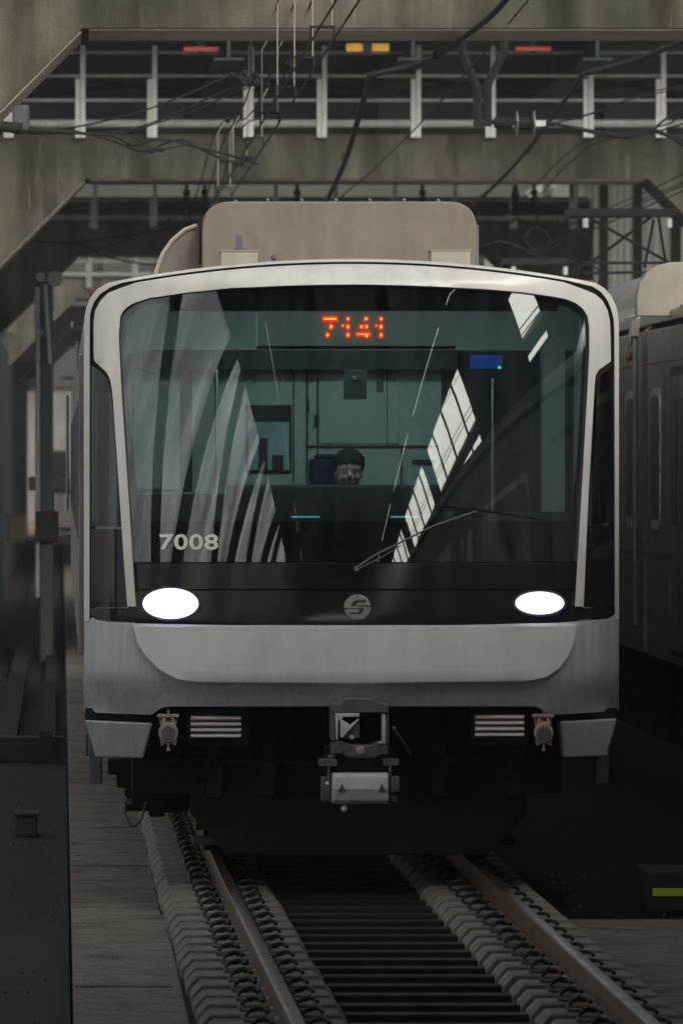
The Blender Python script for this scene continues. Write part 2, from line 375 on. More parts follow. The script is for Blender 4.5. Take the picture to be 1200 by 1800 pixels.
XL, XR = .932, 2.446
rail(XL, 'steel_rail', 'worn brown steel rail nearer the left concrete path'); rail(XR, 'steel_rail', 'worn brown steel rail under the right headlight side')
# sleepers: two raised concrete blocks joined by a dark tie bar, spring clips either side of each rail
def make_sleeper():
    t = thing('railway_sleeper', 'grey concrete sleeper with raised blocks and dark middle, clamped under the rails', 'sleeper', (0, 0, 0), 'sleepers under the nearest track')
    for s, x0, x1 in ((0, -1.12, -.43), (1, .43, 1.12)):
        b = MB(); pr = [(x0, -.245), (x1, -.245), (x1, -.19), (x1-.05, -.135), (x0+.05, -.135), (x0, -.19)]
        b.prism(pr, -.19, .19); bl = b.build('concrete_block', 'sleeper', t, .012, loc=(0, 0, 0))
        for q in (-1, 1):
            cx = (-.7525 if s == 0 else .7525) + q*.125; c = MB()
            pts = [(cx + .052*math.cos(a), .055*math.sin(a)*1.0, -.105+.028*math.sin(a*1.0+.5)+.0) for a in [k*2*math.pi*.9/14 for k in range(15)]]
            c.tube(pts, .011, 6); c.box(cx-q*.06-.02, cx-q*.06+.02, -.05, .05, -.134, -.108); c.build('rail_clip', 'clip', bl, 0, True, loc=(0, 0, 0))
        b = MB().box((x0+x1)/2-.16, (x0+x1)/2+.16, -.09, .09, -.1345, -.128); b.build('rail_pad', 'clip', bl, loc=(-.02 if s == 0 else .02, 0, -.045))
    MB().box(-.429, .429, -.11, .05, -.245, -.19).build('tie_bar', 'sleeperbar', t, .008, loc=(0, 0, 0))
    return t
sl0 = make_sleeper(); ys = [27.6+.6*i for i in range(48)]
for i, y in enumerate(ys):
    s = sl0 if i == 0 else copy_tree(sl0)
    s.location = ((XL+XR)/2+bend(y)+random.uniform(-.006, .006), y+random.uniform(-.01, .01), random.uniform(-.002, .002)); s.rotation_euler.z = random.uniform(-.006, .006)
struct('gap_shade_strip', MB().box(.575, 2.80, 41, 235, -.2495, -.243).box(.60, 2.84, 5, 40.99, -.2495, -.243), 'shade_joint')  # dark strip paints the shaded gaps between sleeper blocks
# lower black strip between the blocks
struct('track_channel', MB().box(1.27, 2.10, 5, 235, -.2425, -.236), 'sleeperbar')

# ------------------------------------------------------------------ portal frames and deck
ZB = HC+3.387
FRAMES = [56.0, 86.6, 119.0, 152.0, 186.0, 220.0]
order = ['nearest stained concrete portal frame spanning above the train roof', 'second concrete portal frame, behind the nearest wires, railing on top', 'third concrete portal frame, partly behind the roof unit of the train',
         'fourth concrete portal frame seen small behind the mast', 'fifth far concrete portal frame behind the left mast', 'farthest concrete portal frame, just before the open ground']
for d0, lab in zip(FRAMES, order):
    t = thing('portal_frame', lab, 'portal frame', (3.7, d0, -.3), 'concrete portal frames over the tracks')
    xl, xr = (.17, 7.3) if d0 < 60 else (.3, 7.2)
    poly = [(-2.9, -1.2), (-1.15, -1.2), (-1.15, ZB-(xl+1.15)), (xl, ZB), (xr, ZB), (xr+1.5, ZB-1.5), (xr+1.5, -1.2), (xr+3.2, -1.2), (xr+3.2, ZB+.55), (-2.9, ZB+.55)]
    MB().prism(poly, d0, d0+1.5).build('frame_body', 'concrete', t, .008)
    for x in (-1.9, 1.2, 4.2, 7.0, 9.2): MB().box(x-.3, x+.3, d0+.5, d0+1.1, ZB+.551, ZB+.96).build('bearing_block', 'deck', t)
    # pale sheets put the light on soffit and haunch into colour
    MB().prism([(xl+.05, ZB-.012), (xr-.05, ZB-.012), (xr-.05, ZB-.002), (xl+.05, ZB-.002)], d0+.03, d0+1.47).build('soffit_light_sheet', 'soffit_lit', t)
    k_ = .0085; MB().prism([(xl-.02, ZB-.02), (-1.13, ZB-(xl+1.13)), (-1.13+k_, ZB-(xl+1.13)-k_), (xl-.02+k_, ZB-.02-k_)], d0+.03, d0+1.47).build('haunch_light_sheet', 'soffit_lit', t)
SOF = HC+5.15
t = thing('road_deck', 'dark green steel girders and slab of the upper road deck', 'bridge deck', (3.5, 56, SOF))
MB().box(-3.6, 11.5, 84.2, 122, SOF, SOF+.9).build('deck_slab', 'deck', t); MB().box(-3.6, 11.5, 158, 236, SOF, SOF+.9).build('far_deck_slab', 'deck', t)
for x in (-2.4, -.2, 2.0, 4.2, 6.4, 8.8):
    MB().box(x-.02, x+.02, 84.3, 121.8, SOF-.40, SOF-.001).box(x-.18, x+.18, 84.3, 121.8, SOF-.43, SOF-.401).build('longitudinal_girder', 'soffit', t)
for y in [94, 102, 110]:
    b = MB()
    for x0 in (-2.4, -.2, 2.0, 4.2, 6.4): b.tube([(x0+.05, y, SOF-.35), (x0+2.1, y, SOF-.08)], .035, 5); b.tube([(x0+.05, y, SOF-.08), (x0+2.1, y, SOF-.35)], .035, 5)
    b.build('cross_brace', 'soffit', t)

# railings standing on each beam
def railing(Y, posts, ztop, zbot, rails, thick, lab, w=.075, mp='galvw', mr='galv'):
    t = thing('walkway_railing', lab, 'railing', (3.5, Y, ZB+.5), 'railings along the portal beams')
    for i, px in enumerate(posts):
        x = X_(px, Y); b = MB()
        b.box(x-w*.42, x+w*.42, Y-.03, Y+.02, Z_(zbot, Y), Z_(ztop, Y))
        b.box(x-w*1.25, x-w*.46, Y-.02, Y+.06, Z_(zbot, Y), Z_(ztop, Y)-(Z_(ztop, Y)-Z_(zbot, Y))*.36)
        b.build('railing_post', mp, t, .006)
    for py in rails: MB().tube([(-2.6, Y+.04, Z_(py, Y)), (10, Y+.04, Z_(py, Y))], .021, 8).build('handrail', mr, t, 0, True)
    MB().tube([(-2.6, Y+.04, Z_(thick, Y)), (10, Y+.04, Z_(thick, Y))], .05, 8).build('toe_pipe', mr, t, 0, True)
    MB().box(-2.6, 10, Y+1.5, Y+1.54, ZB+.55, ZB+1.02).build('walkway_kerb_panel', 'deck', t)
railing(86.5, [-30, 20, 146, 272, 441, 570, 735, 866, 1038, 1165, 1290], 80, 242, [92, 133, 176], 217, 'pale metal railing with thick lower pipe on the second portal frame')
railing(118.9, [60, 168, 273, 380, 485, 590, 694, 800, 905, 1010], 318, 402, [352], 382, 'blurred pale railing on the third portal frame above the roof unit')
railing(151.9, [72, 159, 240, 322, 405, 490, 575, 660], 437, 506, [460], 483, 'small pale railing on the fourth portal frame behind the mast', .075, 'dimpipe', 'dimpipe')
# small painted plates under the deck girders between the first two frames
for nm, px0, px1, py0, py1, m, lab in (('clearance_plate', 322, 385, 82, 91, 'redp', 'small red plate hanging under the deck, left of the wires'), ('clearance_plate', 608, 684, 76, 91, 'yellow', 'yellow plate hanging under the deck above the train centre'),
                                   ('clearance_plate', 905, 968, 82, 90, 'redp', 'small red plate hanging under the deck beside the hanging bracket')):
    t = thing(nm, lab, 'plate', P((px0+px1)/2, py0, 84.6), 'painted plates under the deck'); Y = 84.6
    MB().box(X_(px0, Y), X_(px1, Y), Y, Y+.05, Z_(py1, Y), Z_(py0, Y)).build('painted_panel', m, t, .01)
    b = MB(); xm = X_((px0+px1)/2, Y); b.box(xm-.05, xm+.05, Y+(.051 if m == 'redp' else -.04), Y+(.08 if m == 'redp' else -.002), Z_(py1+2, Y), SOF-.01).box(xm-.24, xm+.24, Y-.06, Y+.01, Z_(py1+6, Y), Z_(py1+3, Y)); b.build('hanger_bracket', 'cable', t)

# side walls behind the columns
def ribbed(name, lab, x, y0, y1, z0, z1, pitch, m, s):
    t = thing(name, lab, 'wall', (x, y0, z0)); b = MB(); n = int((y1-y0)/pitch); pts = []
    for i in range(n):
        y = y0+i*pitch; pts += [(x, y), (x, y+pitch*.5), (x+s*.12, y+pitch*.6), (x+s*.12, y+pitch*.9)]
    pts += [(x, y1)]
    for (a, c) in pts: b.v += [(a, c, z0), (a, c, z1)]
    for i in range(len(pts)-1): b.f.append((2*i, 2*i+2, 2*i+3, 2*i+1))
    o = b.build('ribbed_sheet', m, t); 
    if m != 'ribtrans': sm = o.modifiers.new('thickness', 'SOLIDIFY'); sm.thickness = .02
    if m == 'ribtrans':
        for i in range(0, n, 5): MB().box(x-.16, x-.02, y0+i*pitch, y0+i*pitch+.14, z0, z1).build('wall_post', 'mastg', t)
    MB().box(x+.14 if s > 0 else x-.24, x+.24 if s > 0 else x-.14, y0, y1, z0+1.2, z0+1.35).box(x+.14 if s > 0 else x-.24, x+.24 if s > 0 else x-.14, y0, y1, z1-.3, z1-.15).build('wall_rail', 'mastg', t)
ribbed('ribbed_wall', 'pale ribbed sheet wall beyond the pantographs on the right', 8.95, 88.3, 235, -1.2, 7.5, 1.35, 'ribtrans', 1)
ribbed('ribbed_wall', 'dark ribbed sheet wall along the left edge beyond the portal columns', -1.14, 90, 235, -1.2, 5.0, 1.3, 'ribdark', -1)

# far end: fence, sky-blocking building
t = thing('far_fence', 'white slatted fence far behind the train on the left', 'fence', (.5, 205, -.3))
b = MB()
for i in range(30): b.box(-.6+i*.12, -.6+i*.12+.075, 205, 205.05, -.2, 1.75)
b.build('slats', 'fence', t); MB().box(-.7, 3.1, 205.06, 205.12, 1.3, 1.42).box(-.7, 3.1, 205.06, 205.12, .2, .32).build('fence_rail', 'fence', t)
t = thing('sky_blocking_building', 'far building made tall and dark to shut out the sky behind the frames', 'building', (0, 320, 0))  # raised and darkened to block the open sky in the background
MB().box(-24, 40, 320, 335, -.3, 26).build('wall', 'build', t)
for z in (1.4, 4.4, 7.4, 10.4, 13.4):
    for x in range(-12, 22, 4): MB().box(x, x+2.2, 319.93, 319.995, z, z+1.6).build('window', 'window', t)

t = thing('trackside_building', 'low pale building seen in the gap left of the train', 'building', (0, 300, 0))
MB().box(-8, 6, 290, 300, -.3, 5.2).build('wall', 'palewall', t); MB().box(-8.3, 6.3, 289.7, 300.3, 5.201, 5.5).build('roof', 'concrete', t)
for x in (-3.0, -.6, 1.0, 2.6): MB().box(x, x+.9, 289.93, 289.995, 1.0, 2.6).build('window', 'window', t)
# ------------------------------------------------------------------ mast and boxes on the left
def mbox(name, lab, cat, px0, px1, py0, py1, Y, dp, m, tilt=0, grp=None):
    x0, x1, z0, z1 = X_(px0, Y), X_(px1, Y), Z_(py1, Y), Z_(py0, Y); cx, cz = (x0+x1)/2, (z0+z1)/2
    b = MB().box(x0-cx, x1-cx, 0, dp, z0-cz, z1-cz)
    t = thing(name, lab, cat, (cx, Y, cz), grp); t.rotation_euler.y = tilt
    b.build('housing', m, t, .02, loc=(0, 0, 0))
    w_, h_ = (x1-x0)/2, (z1-z0)/2
    MB().box(-w_*.85, w_*.85, -.012, -.001, -h_*.8, h_*.8).build('cover', m, t, .004, loc=(0, 0, 0))
    MB().box(-.03, .03, dp+.001, dp+.3, -.03, .03).build('wall_bracket', 'mastg', t, loc=(0, 0, 0))
    return t
t = thing('signal_mast', 'tall grey mast with round loudspeaker left of the train', 'mast', (X_(82, 96), 96, -.3)); Y = 96
MB().box(X_(70, Y), X_(94, Y), Y, Y+.18, -1.0, Z_(470, Y)).build('pole', 'mastg', t, .02)
MB().tube([P(66, 505, Y-.05), P(66, 1050, Y-.05)], .03, 8).tube([P(80, 500, Y-.1), P(83, 560, Y-.1), P(88, 640, Y-.1)], .03, 6).build('conduit', 'galv', t, 0, True)
MB().lathe(P(97, 490, Y-.25), [(0, .105), (.02, .11), (.03, .08), (.12, .05), (.2, .04)], 'y', 20).build('loudspeaker', 'lampw', t, 0, True)
MB().lathe(P(72, 487, Y-.25), [(0, .06), (.02, .065), (.15, .04)], 'y', 14).build('small_loudspeaker', 'lampw', t, 0, True)
MB().box(X_(62, Y), X_(104, Y), Y-.16, Y-.001, Z_(952, Y), Z_(898, Y)).build('relay_box', 'box', t, .02)
MB().box(X_(70, Y), X_(78, Y), Y-.1, Y-.002, Z_(588, Y), Z_(580, Y)).build('junction', 'lampw', t)
mbox('flood_lamp', 'tilted cream lamp box beside the mast, halfway up', 'lamp', 46, 78, 662, 682, 100, .15, 'lampw', R(-25))
mbox('flood_lamp', 'tilted cream lamp box at the left edge, higher than the other', 'lamp', 4, 34, 588, 616, 92, .15, 'lampw', R(-38))
mbox('notice_panel', 'pale square panel low on the left wall beside the mast', 'panel', 12, 45, 903, 953, 104, .06, 'lampw')
mbox('notice_panel', 'narrow pale panel just above the relay box of the mast', 'panel', 51, 68, 838, 862, 104, .06, 'lampw')
mbox('insulator_bracket_box', 'grey metal box at the left end of the cable span', 'box', 22, 52, 184, 232, 66, .15, 'mastg')
# low equipment on the left ground
b = MB().box(-1.2, .03, 64.6, 64.9, -.38, -.16); t = thing('cross_beam', 'dark low beam across the trench left of the train', 'beam', (-.6, 64.7, -.38)); b.build('beam_body', 'box', t, .01)
MB().box(-1.1, -.98, 64.5, 64.599, -.38, -.1).box(-.2, -.08, 64.5, 64.599, -.38, -.1).build('end_plate', 'box', t)
t = thing('trackside_cabinet', 'small dark cabinet in the trench at the left edge', 'cabinet', (X_(47, 52), 52, -.4)); Y = 52
MB().box(X_(28, Y), X_(66, Y), Y, Y+.4, -.40, -.24).build('cabinet_body', 'box', t, .015); MB().box(X_(24, Y), X_(70, Y), Y-.03, Y+.43, -.239, -.215).build('lid', 'box', t, .008)
t = thing('reflector_box', 'low black box with yellow-green reflective tape right of the track', 'box', (3.8, 41.3, -.25)); Y = 41.2
MB().box(X_(1136, Y), 4.3, Y, Y+.8, -.249, Z_(1533, Y)).build('box_body', 'box', t, .015)
MB().box(X_(1146, Y), 4.25, Y-.012, Y-.001, Z_(1575, Y), Z_(1561, Y)).build('reflective_tape', 'reflector', t)

# ------------------------------------------------------------------ overhead wires
def wire(name, lab, cat, pts, r, m='wire', grp=None, n=6):
    return tag(MB().tube(pts, r, n).build(name, m, None, 0, True), lab, cat, grp)
zc = HC+2.75
def zm(y, k=0): return HC+3.42+.16*math.cos((y-66)/24*2*math.pi)*-1+.0*k     # messenger sags between spans
for i, x in enumerate((1.66, 1.80)):
    wire('contact_wire', ('left' if i == 0 else 'right')+' wire of the close pair hanging lowest above the train centre', 'wire', [(x, y, zc) for y in (10, 30, 43, 60, 90, 130, 200)], .0085, 'wire', 'overhead wires of the middle track')
for i, x in enumerate((1.70, 1.83, 1.96)):
    wire('messenger_wire', ('left', 'middle', 'right')[i]+' one of three upper wires carrying pale droppers above the train', 'wire', [(x, y, zm(y)) for y in range(10, 150, 4)], .0085, 'cable', 'overhead wires of the middle track')
for i, x in enumerate((5.75, 5.88)):
    wire('contact_wire', ('left' if i == 0 else 'right')+' low wire running down to the pantograph on the right', 'wire', [(x, y, zc-.25) for y in (10, 30, 60, 90, 130, 200)], .008, 'wire', 'overhead wires of the right track')
for i, x in enumerate((5.7, 5.84)):
    wire('messenger_wire', ('left' if i == 0 else 'right')+' upper wire above the right-hand train with clamps', 'wire', [(x, y, zm(y)-.15) for y in range(10, 150, 4)], .008, 'cable', 'overhead wires of the right track')
for i, (x, z_) in enumerate(((6.55, 2.95), (6.95, 3.05), (3.55, 3.25))):
    wire('feeder_wire', ('thin feeder wire passing over the pantographs at right', 'thin feeder wire nearest the ribbed wall at right', 'thin feeder wire between the two trains, high up')[i], 'wire', [(x, y, HC+z_+.0003*(y-80)**2) for y in range(20, 150, 10)], .0075, 'cable', 'thin feeder wires at right')
# droppers and yokes
ORD = ['first', 'second', 'third', 'fourth', 'fifth', 'sixth', 'seventh', 'eighth', 'ninth']
def yoke(x, y, zt, first):
    t = thing('dropper_yoke', ORD[first]+' dropper yoke from the top edge, two pale rods on the wires above the train', 'dropper', (x, y, zc), 'dropper yokes above the middle track')
    for s in (-.065, .065): MB().tube([(x+s+.06, y, zt), (x+s+.03, y, zt-.06), (x+s, y, zt-.11), (x+s, y, zc+.10)], .0045, 5).build('dropper_rod', 'dropper', t)
    MB().box(x-.085, x+.085, y-.01, y+.01, zc+.085, zc+.10).box(x-.085, x-.068, y-.01, y+.01, zc+.0, zc+.085).box(x+.068, x+.085, y-.01, y+.01, zc, zc+.085).build('yoke_bar', 'cable', t)
for k, y in enumerate((46.8, 50.4, 54.4, 58.6, 63.2, 68.4, 75)): yoke(1.73, y, zm(y), k)
for k, (x, y) in enumerate(((1.70, 50.2), (1.83, 49.6), (1.96, 49.0), (1.70, 62), (1.83, 63), (1.96, 61), (1.70, 72), (1.83, 74), (5.7, 62), (5.84, 63.5), (5.7, 70.5), (5.84, 72.5))):
    tag(MB().ball((x, y, zm(y)-(.15 if x > 4 else 0)), .032, 8).build('wire_clamp', 'cable', None, 0, True), 'round black clamp on the '+{1.70: 'left of the three upper wires', 1.83: 'middle of the three upper wires', 1.96: 'right one of the three upper wires', 5.7: 'left upper wire of the right track', 5.84: 'right upper wire of the right track'}[x]+(', near the top edge' if y < 55 else ', lower down' if y > 66 else ', the higher one' if x > 4 else ', halfway'), 'clamp', 'round wire clamps '+('right' if x > 4 else 'middle'))
# cable spans traced at their own distance
def span(name, lab, pts, Y, r, cat='cable', m='cable', grp=None, n=6):
    q = [P(p[0], p[1], p[2] if len(p) > 2 else Y) for p in pts]; out = []
    for i in range(len(q)-1):          # Catmull-Rom
        p0, p1, p2, p3 = [Vector(q[max(0, min(len(q)-1, i+k))]) for k in (-1, 0, 1, 2)]
        for s in range(5):
            t = s/5; out.append(.5*((2*p1)+(p2-p0)*t+(2*p0-5*p1+4*p2-p3)*t*t+(3*p1-p0-3*p2+p3)*t**3))
    out.append(Vector(q[-1])); return wire(name, lab, cat, out, r, m, grp, n)
G = 'cross cables left of the train centre'
span('span_cable', 'upper thin cable rising from the left box to the wire hub', [(60, 230), (140, 222), (250, 195), (330, 165), (410, 132), (445, 142)], 66, .010, grp=G)
span('span_cable', 'middle thin cable rising from the left box to the wire hub', [(60, 232), (190, 233), (270, 215), (350, 180), (400, 158), (448, 148)], 66.1, .009, grp=G)
span('span_cable', 'lower thin cable sagging between the left box and the wire hub', [(60, 233), (200, 235), (280, 215), (340, 195), (400, 168), (446, 150)], 66.3, .008, grp=G)
span('feeder_cable', 'thick black looped cable ending at the contact wires', [(20, 231), (130, 232), (190, 245), (250, 266), (290, 252), (320, 246), (345, 258), (390, 279), (430, 290)], 66, .014, grp=G)
span('feeder_cable', 'second black looped cable bulging upward beside the first', [(50, 228), (140, 235), (200, 240), (235, 256), (265, 247), (300, 247), (340, 258), (400, 272), (455, 289)], 65.7, .012, grp=G)
span('jumper_cable', 'short cable crossing between the two looped cables', [(205, 228), (240, 243), (270, 262), (310, 258), (325, 254)], 65.5, .007, grp=G)
for k, (px, py) in enumerate(((230, 254), (262, 265), (280, 263), (395, 283), (420, 288), (436, 277))):
    tag(MB().tube([P(px-9, py-1, 65.9), P(px+9, py+1, 65.9)], .02, 8).build('cable_splice', 'cable', None, 0, True), ORD[k]+' black splice sleeve from the left on the looped cables', 'splice', 'cable splices at left')
tag(MB().tube([P(0, 222, 66), P(40, 226, 66)], .055, 10).tube([P(52, 229, 66), P(140, 232, 66)], [.04, .012], 8).build('strain_insulator', 'cable', None, 0, True), 'dark strain insulator where the left cables meet the grey box', 'insulator')
G = 'fan of cables beyond the left portal'
span('stay_cable', 'lower left stay cable drooping behind the train roof', [(54, 424), (100, 426), (140, 430), (190, 452), (240, 462), (300, 468)], 97, .014, grp=G)
span('stay_cable', 'left stay cable rising toward the roof unit', [(54, 422), (110, 428), (180, 420), (243, 411), (330, 395), (370, 392)], 97.2, .014, grp=G)
span('stay_cable', 'thin stay cable rising from bottom left behind roof', [(170, 440), (200, 430), (243, 411), (290, 390), (300, 380)], 97.3, .01, grp=G)
# hub where the cross cables grip the wires
t = thing('wire_hub', 'cluster of dark clamps where left cables grip the upper wires', 'clamp', P(442, 143, 66))
for (px, py, r_) in ((430, 128, .03), (441, 143, .05), (452, 146, .04), (428, 146, .03), (408, 132, .03)): MB().ball(P(px, py, 65.9), r_, 8).build('clamp_body', 'cable', t, 0, True)
MB().tube([P(404, 132, 65.9), P(456, 148, 65.9)], .018, 6).tube([P(441, 70, 66), P(441, 145, 66)], .016, 6).build('hanger_rod', 'cable', t, 0, True)
# thick feeders hung under the deck
def thick(name, lab, pts, r, pairs=True, cl=()):
    t = thing(name, lab, 'cable', P(*pts[0])); q = [Vector(P(*p)) for p in pts]; out = []
    for i in range(len(q)-1):
        p0, p1, p2, p3 = [q[max(0, min(len(q)-1, i+k))] for k in (-1, 0, 1, 2)]
        for s in range(6):
            u = s/6; out.append(.5*((2*p1)+(p2-p0)*u+(2*p0-5*p1+4*p2-p3)*u*u+(3*p1-p0-3*p2+p3)*u**3))
    out.append(q[-1]); MB().tube(out, r, 8).build('cable_sheath', 'cable', t, 0, True)
    MB().tube([p+Vector((r*1.3, 0, r*1.1)) for p in out], r*.55, 6).build('carrier_wire', 'cable', t, 0, True)
    for (px, py, Y) in cl: MB().lathe(P(px, py, Y), [(-.03, r*1.5), (.03, r*1.5)], 'y', 10).build('cable_clamp', 'cable', t, 0, True)
    return t
thick('overhead_feeder', 'thick black cable curving from the top edge down behind the roof unit', [(905, -20, 50), (860, 30, 52), (805, 72, 55), (770, 96, 57), (720, 118, 60), (668, 129, 63), (652, 134, 64)], .023, cl=[(803, 70, 55), (768, 97, 57), (720, 118, 60)])
thick('overhead_feeder', 'black double cable dropping steeply toward the roof unit', [(650, 130, 64), (638, 175, 66), (622, 230, 68), (605, 285, 70), (585, 330, 72), (570, 360, 74)], .023, cl=[(634, 186, 66.5), (605, 276, 70)])
thick('overhead_feeder', 'black cable entering from the right edge above the bracket', [(1230, 62, 60), (1190, 76, 61), (1120, 105, 63), (1060, 122, 65), (1030, 129, 66)], .024, cl=[(1125, 103, 63), (1060, 122, 65)])
thick('overhead_feeder', 'long black cable slanting down right of the roof unit', [(1025, 128, 66), (1000, 165, 67), (955, 225, 69), (925, 265, 71), (880, 315, 73), (825, 366, 75)], .020, cl=[(985, 183, 68), (925, 267, 71), (955, 218, 69)])
# hanging Y bracket with insulators
t = thing('hanging_bracket', 'dark Y-shaped bracket hanging from the deck with disc insulators', 'bracket', P(848, 70, 64)); Y = 64
def bar(a, b_, w_, nm, m='cable'):
    MB().tube([P(*a, Y), P(*b_, Y)], w_, 4).build(nm, m, t)
MB().tube([P(812, 30, Y), P(812, 90, Y), P(833, 146, Y), P(838, 152, Y), P(840, 222, Y)], .045, 6).build('left_arm', 'cable', t)
MB().tube([P(888, 30, Y), P(885, 92, Y), P(860, 140, Y), P(856, 152, Y), P(856, 222, Y)], .045, 6).build('right_arm', 'cable', t)
MB().box(X_(832, Y), X_(862, Y), Y-.05, Y+.05, Z_(222, Y), Z_(212, Y)).build('foot_plate', 'cable', t)
MB().tube([P(860, 214, Y), P(974, 218, Y)], .022, 8).tube([P(868, 215, Y), P(900, 217, Y)], .05, 8).tube([P(912, 217, Y), P(935, 218, Y)], .055, 8).build('insulator_rod', 'cable', t, 0, True)
for px in (907, 937): MB().lathe(P(px, 217, Y), [(-.012, .05), (0, .115), (.01, .115), (.02, .05)], 'x', 20).build('insulator_disc', 'porcelain', t, 0, True)
MB().box(X_(940, Y), X_(958, Y), Y-.04, Y+.04, Z_(222, Y), Z_(212, Y)).build('clevis', 'galv', t)
G = 'cable fan at upper right'
for k, pts in enumerate(([(972, 217), (1010, 226), (1060, 236), (1100, 240), (1150, 228), (1210, 262)], [(972, 217), (1030, 228), (1090, 236), (1130, 228), (1170, 238), (1210, 250)], [(972, 217), (1040, 200), (1100, 175), (1150, 160), (1210, 148)],
                        [(980, 216), (1050, 195), (1120, 172), (1210, 152)], [(1050, 238), (1100, 243), (1140, 232), (1165, 212), (1210, 180)])):
    span('span_cable', ['lowest sagging cable running right from the disc insulators', 'sagging cable just above the lowest, right of the disc insulators', 'thin cable rising right from the disc insulators', 'thinnest cable rising right beside another from the insulators', 'short cable curling up at the right edge below the railing'][k], pts, 64.2+.15*k, (.016, .014, .006, .006, .012)[k], grp=G)

# ================================================================== THE TRAIN
train = thing('metro_train', 'white-fronted metro train with lit headlights, black windscreen surround and number 7008', 'train', (XC, 41, 0))
outer = [(148, 560)] + rounded([(148, 505, 62)])[0:0]
oc = []
A = arch(455, .000228, 148, 1086.5, 26)
oc = [(148, 1252), (148, 570), (149, 556), (152, 540), (159, 523), (171, 508), (190, 497)] + [p for p in A if 200 < p[0] < 1034] + [(1046, 497), (1062, 507), (1074, 521), (1082, 538), (1086, 556), (1087, 575), (1087, 1250)]
bottom = rounded([(1087, 1250), (975, 1256), (962, 1256, 8), (945, 1242, 14), (700, 1242), (300, 1242), (283, 1244, 14), (268, 1257, 8), (150, 1252)])
body_outline = oc[1:-1] + bottom
def topcurve(x): return 455+.000228*(x-617)**2
hole = rounded([(158, 1078), (158, 560), (160, 546, 0), (166, 530, 0), (177, 516, 0), (196, 504, 0)]) + [(x, topcurve(x)+5) for x in range(215, 1025, 30)] + \
       [(1040, 503), (1056, 513), (1066, 526), (1073, 542), (1078, 560), (1079, 580), (1080, 1070), (1078, 1080), (1070, 1086), (1060, 1088), (980, 1094), (800, 1098), (400, 1098), (240, 1095), (186, 1092), (170, 1089), (161, 1084)]
rim = [(148, 1092), (148, 570), (149, 556), (152, 540), (159, 523), (171, 508), (190, 497)] + [p for p in A if 200 < p[0] < 1034] + [(1046, 497), (1062, 507), (1074, 521), (1082, 538), (1086, 556), (1087, 575), (1087, 1089), (1080.5, 1089)] + \
    [p for p in hole if p[1] < 1075 and p[0] > 700][::-1] + [p for p in hole if p[1] < 1075 and p[0] <= 700][::-1] + [(157.5, 1092)]
panel('outer_rim', 'cream', train, rim, (), 0, .10, 12, .004)
apron = bottom[1:-1] + [(148, 1252), (148, 1093), (157.5, 1093), (161, 1085), (170, 1090), (186, 1093), (240, 1096), (400, 1099), (800, 1099), (980, 1095), (1060, 1089), (1070, 1087), (1079, 1080), (1080.5, 1090), (1087, 1090), (1087, 1250)]
panel('lower_apron', 'silver', train, apron, (), .002, .10, 16, .006)
panel('frame_gasket', 'gasket', train, [(150, 1088), (150, 560), (152, 542), (160, 522), (180, 505), (205, 497)] + [(x, topcurve(x)+2.5) for x in range(215, 1025, 30)] + [(1050, 504), (1068, 515), (1078, 532), (1084, 560), (1084, 1084), (800, 1101), (400, 1101)],
      [rounded([(168, 1080), (168, 690), (196, 690), (222, 1060), (250, 1060), (220, 620), (222, 550, 20), (262, 531, 20), (420, 512), (617, 506), (820, 512), (985, 535, 20), (1024, 552, 20), (1024, 620), (1000, 1060), (1028, 1060), (1045, 690), (1070, 690), (1070, 1072), (800, 1080), (400, 1080)])], .045, .05, 16)
windo = rounded([(239, 1066), (228, 900), (214, 690), (209, 590), (212, 555, 0), (219, 544, 0), (232, 534, 0), (262, 524, 0), (330, 514), (408, 506)]) + [(x, 500+.00016*(x-617)**2) for x in range(450, 820, 40)] + \
        [(850, 508), (920, 514), (970, 521), (995, 526), (1012, 533), (1024, 543), (1032, 556), (1035, 575), (1035, 620), (1031, 700), (1022, 860), (1010, 1066)]
mask = [(224, 1066), (219, 1000), (199, 704), (197, 685), (194, 668), (188, 655), (166, 634), (165, 622), (165, 564), (168, 545), (177, 528), (190, 515), (210, 507)] + [(x, topcurve(x)+9) for x in range(240, 1010, 30)] + \
       [(1026, 509), (1045, 517), (1058, 528), (1067, 545), (1071, 565), (1072, 590), (1073, 635), (1052, 650), (1046, 660), (1044, 680), (1043, 700), (1034, 860), (1025, 1066)]
# one continuous cream surround with open bottom
mask_full = mask + list(reversed([p for p in windo if p[1] <= 1066][0:])) 
ci = [p for p in windo]
panel('windscreen_surround', 'cream', train, mask[:] + ci[::-1][0:len(ci)], (), -.022, .07, 14, .008)
# glass
glass_px = [(235, 988), (228, 900), (212, 690), (206, 600), (207, 556), (216, 540), (232, 530), (262, 520), (408, 502)] + [(x, 496+.00016*(x-617)**2) for x in range(450, 820, 40)] + [(920, 510), (996, 522), (1014, 529), (1028, 541), (1036, 556), (1038, 580), (1033, 700), (1024, 860), (1016, 988)]
panel('windscreen', 'glass', train, glass_px, (), .012, .006, 14)
frit_out = [(232, 987), (222, 850), (211, 690), (205, 600), (206, 556), (216, 540), (232, 530), (262, 520), (408, 502)] + [(x, 496+.00016*(x-617)**2) for x in range(450, 820, 40)] + [(920, 510), (996, 522), (1014, 529), (1028, 541), (1036, 556), (1038, 580), (1033, 700), (1024, 860), (1015, 987)]
frit_in = rounded([(246, 917, 12), (216, 600, 0), (219, 562, 14), (262, 534, 14), (420, 513), (617, 506), (820, 513), (990, 534, 14), (1027, 562, 14), (1027, 640), (1004, 917, 12)])
panel('windscreen_border', 'frit', train, frit_out, [frit_in], .024, .02, 14)
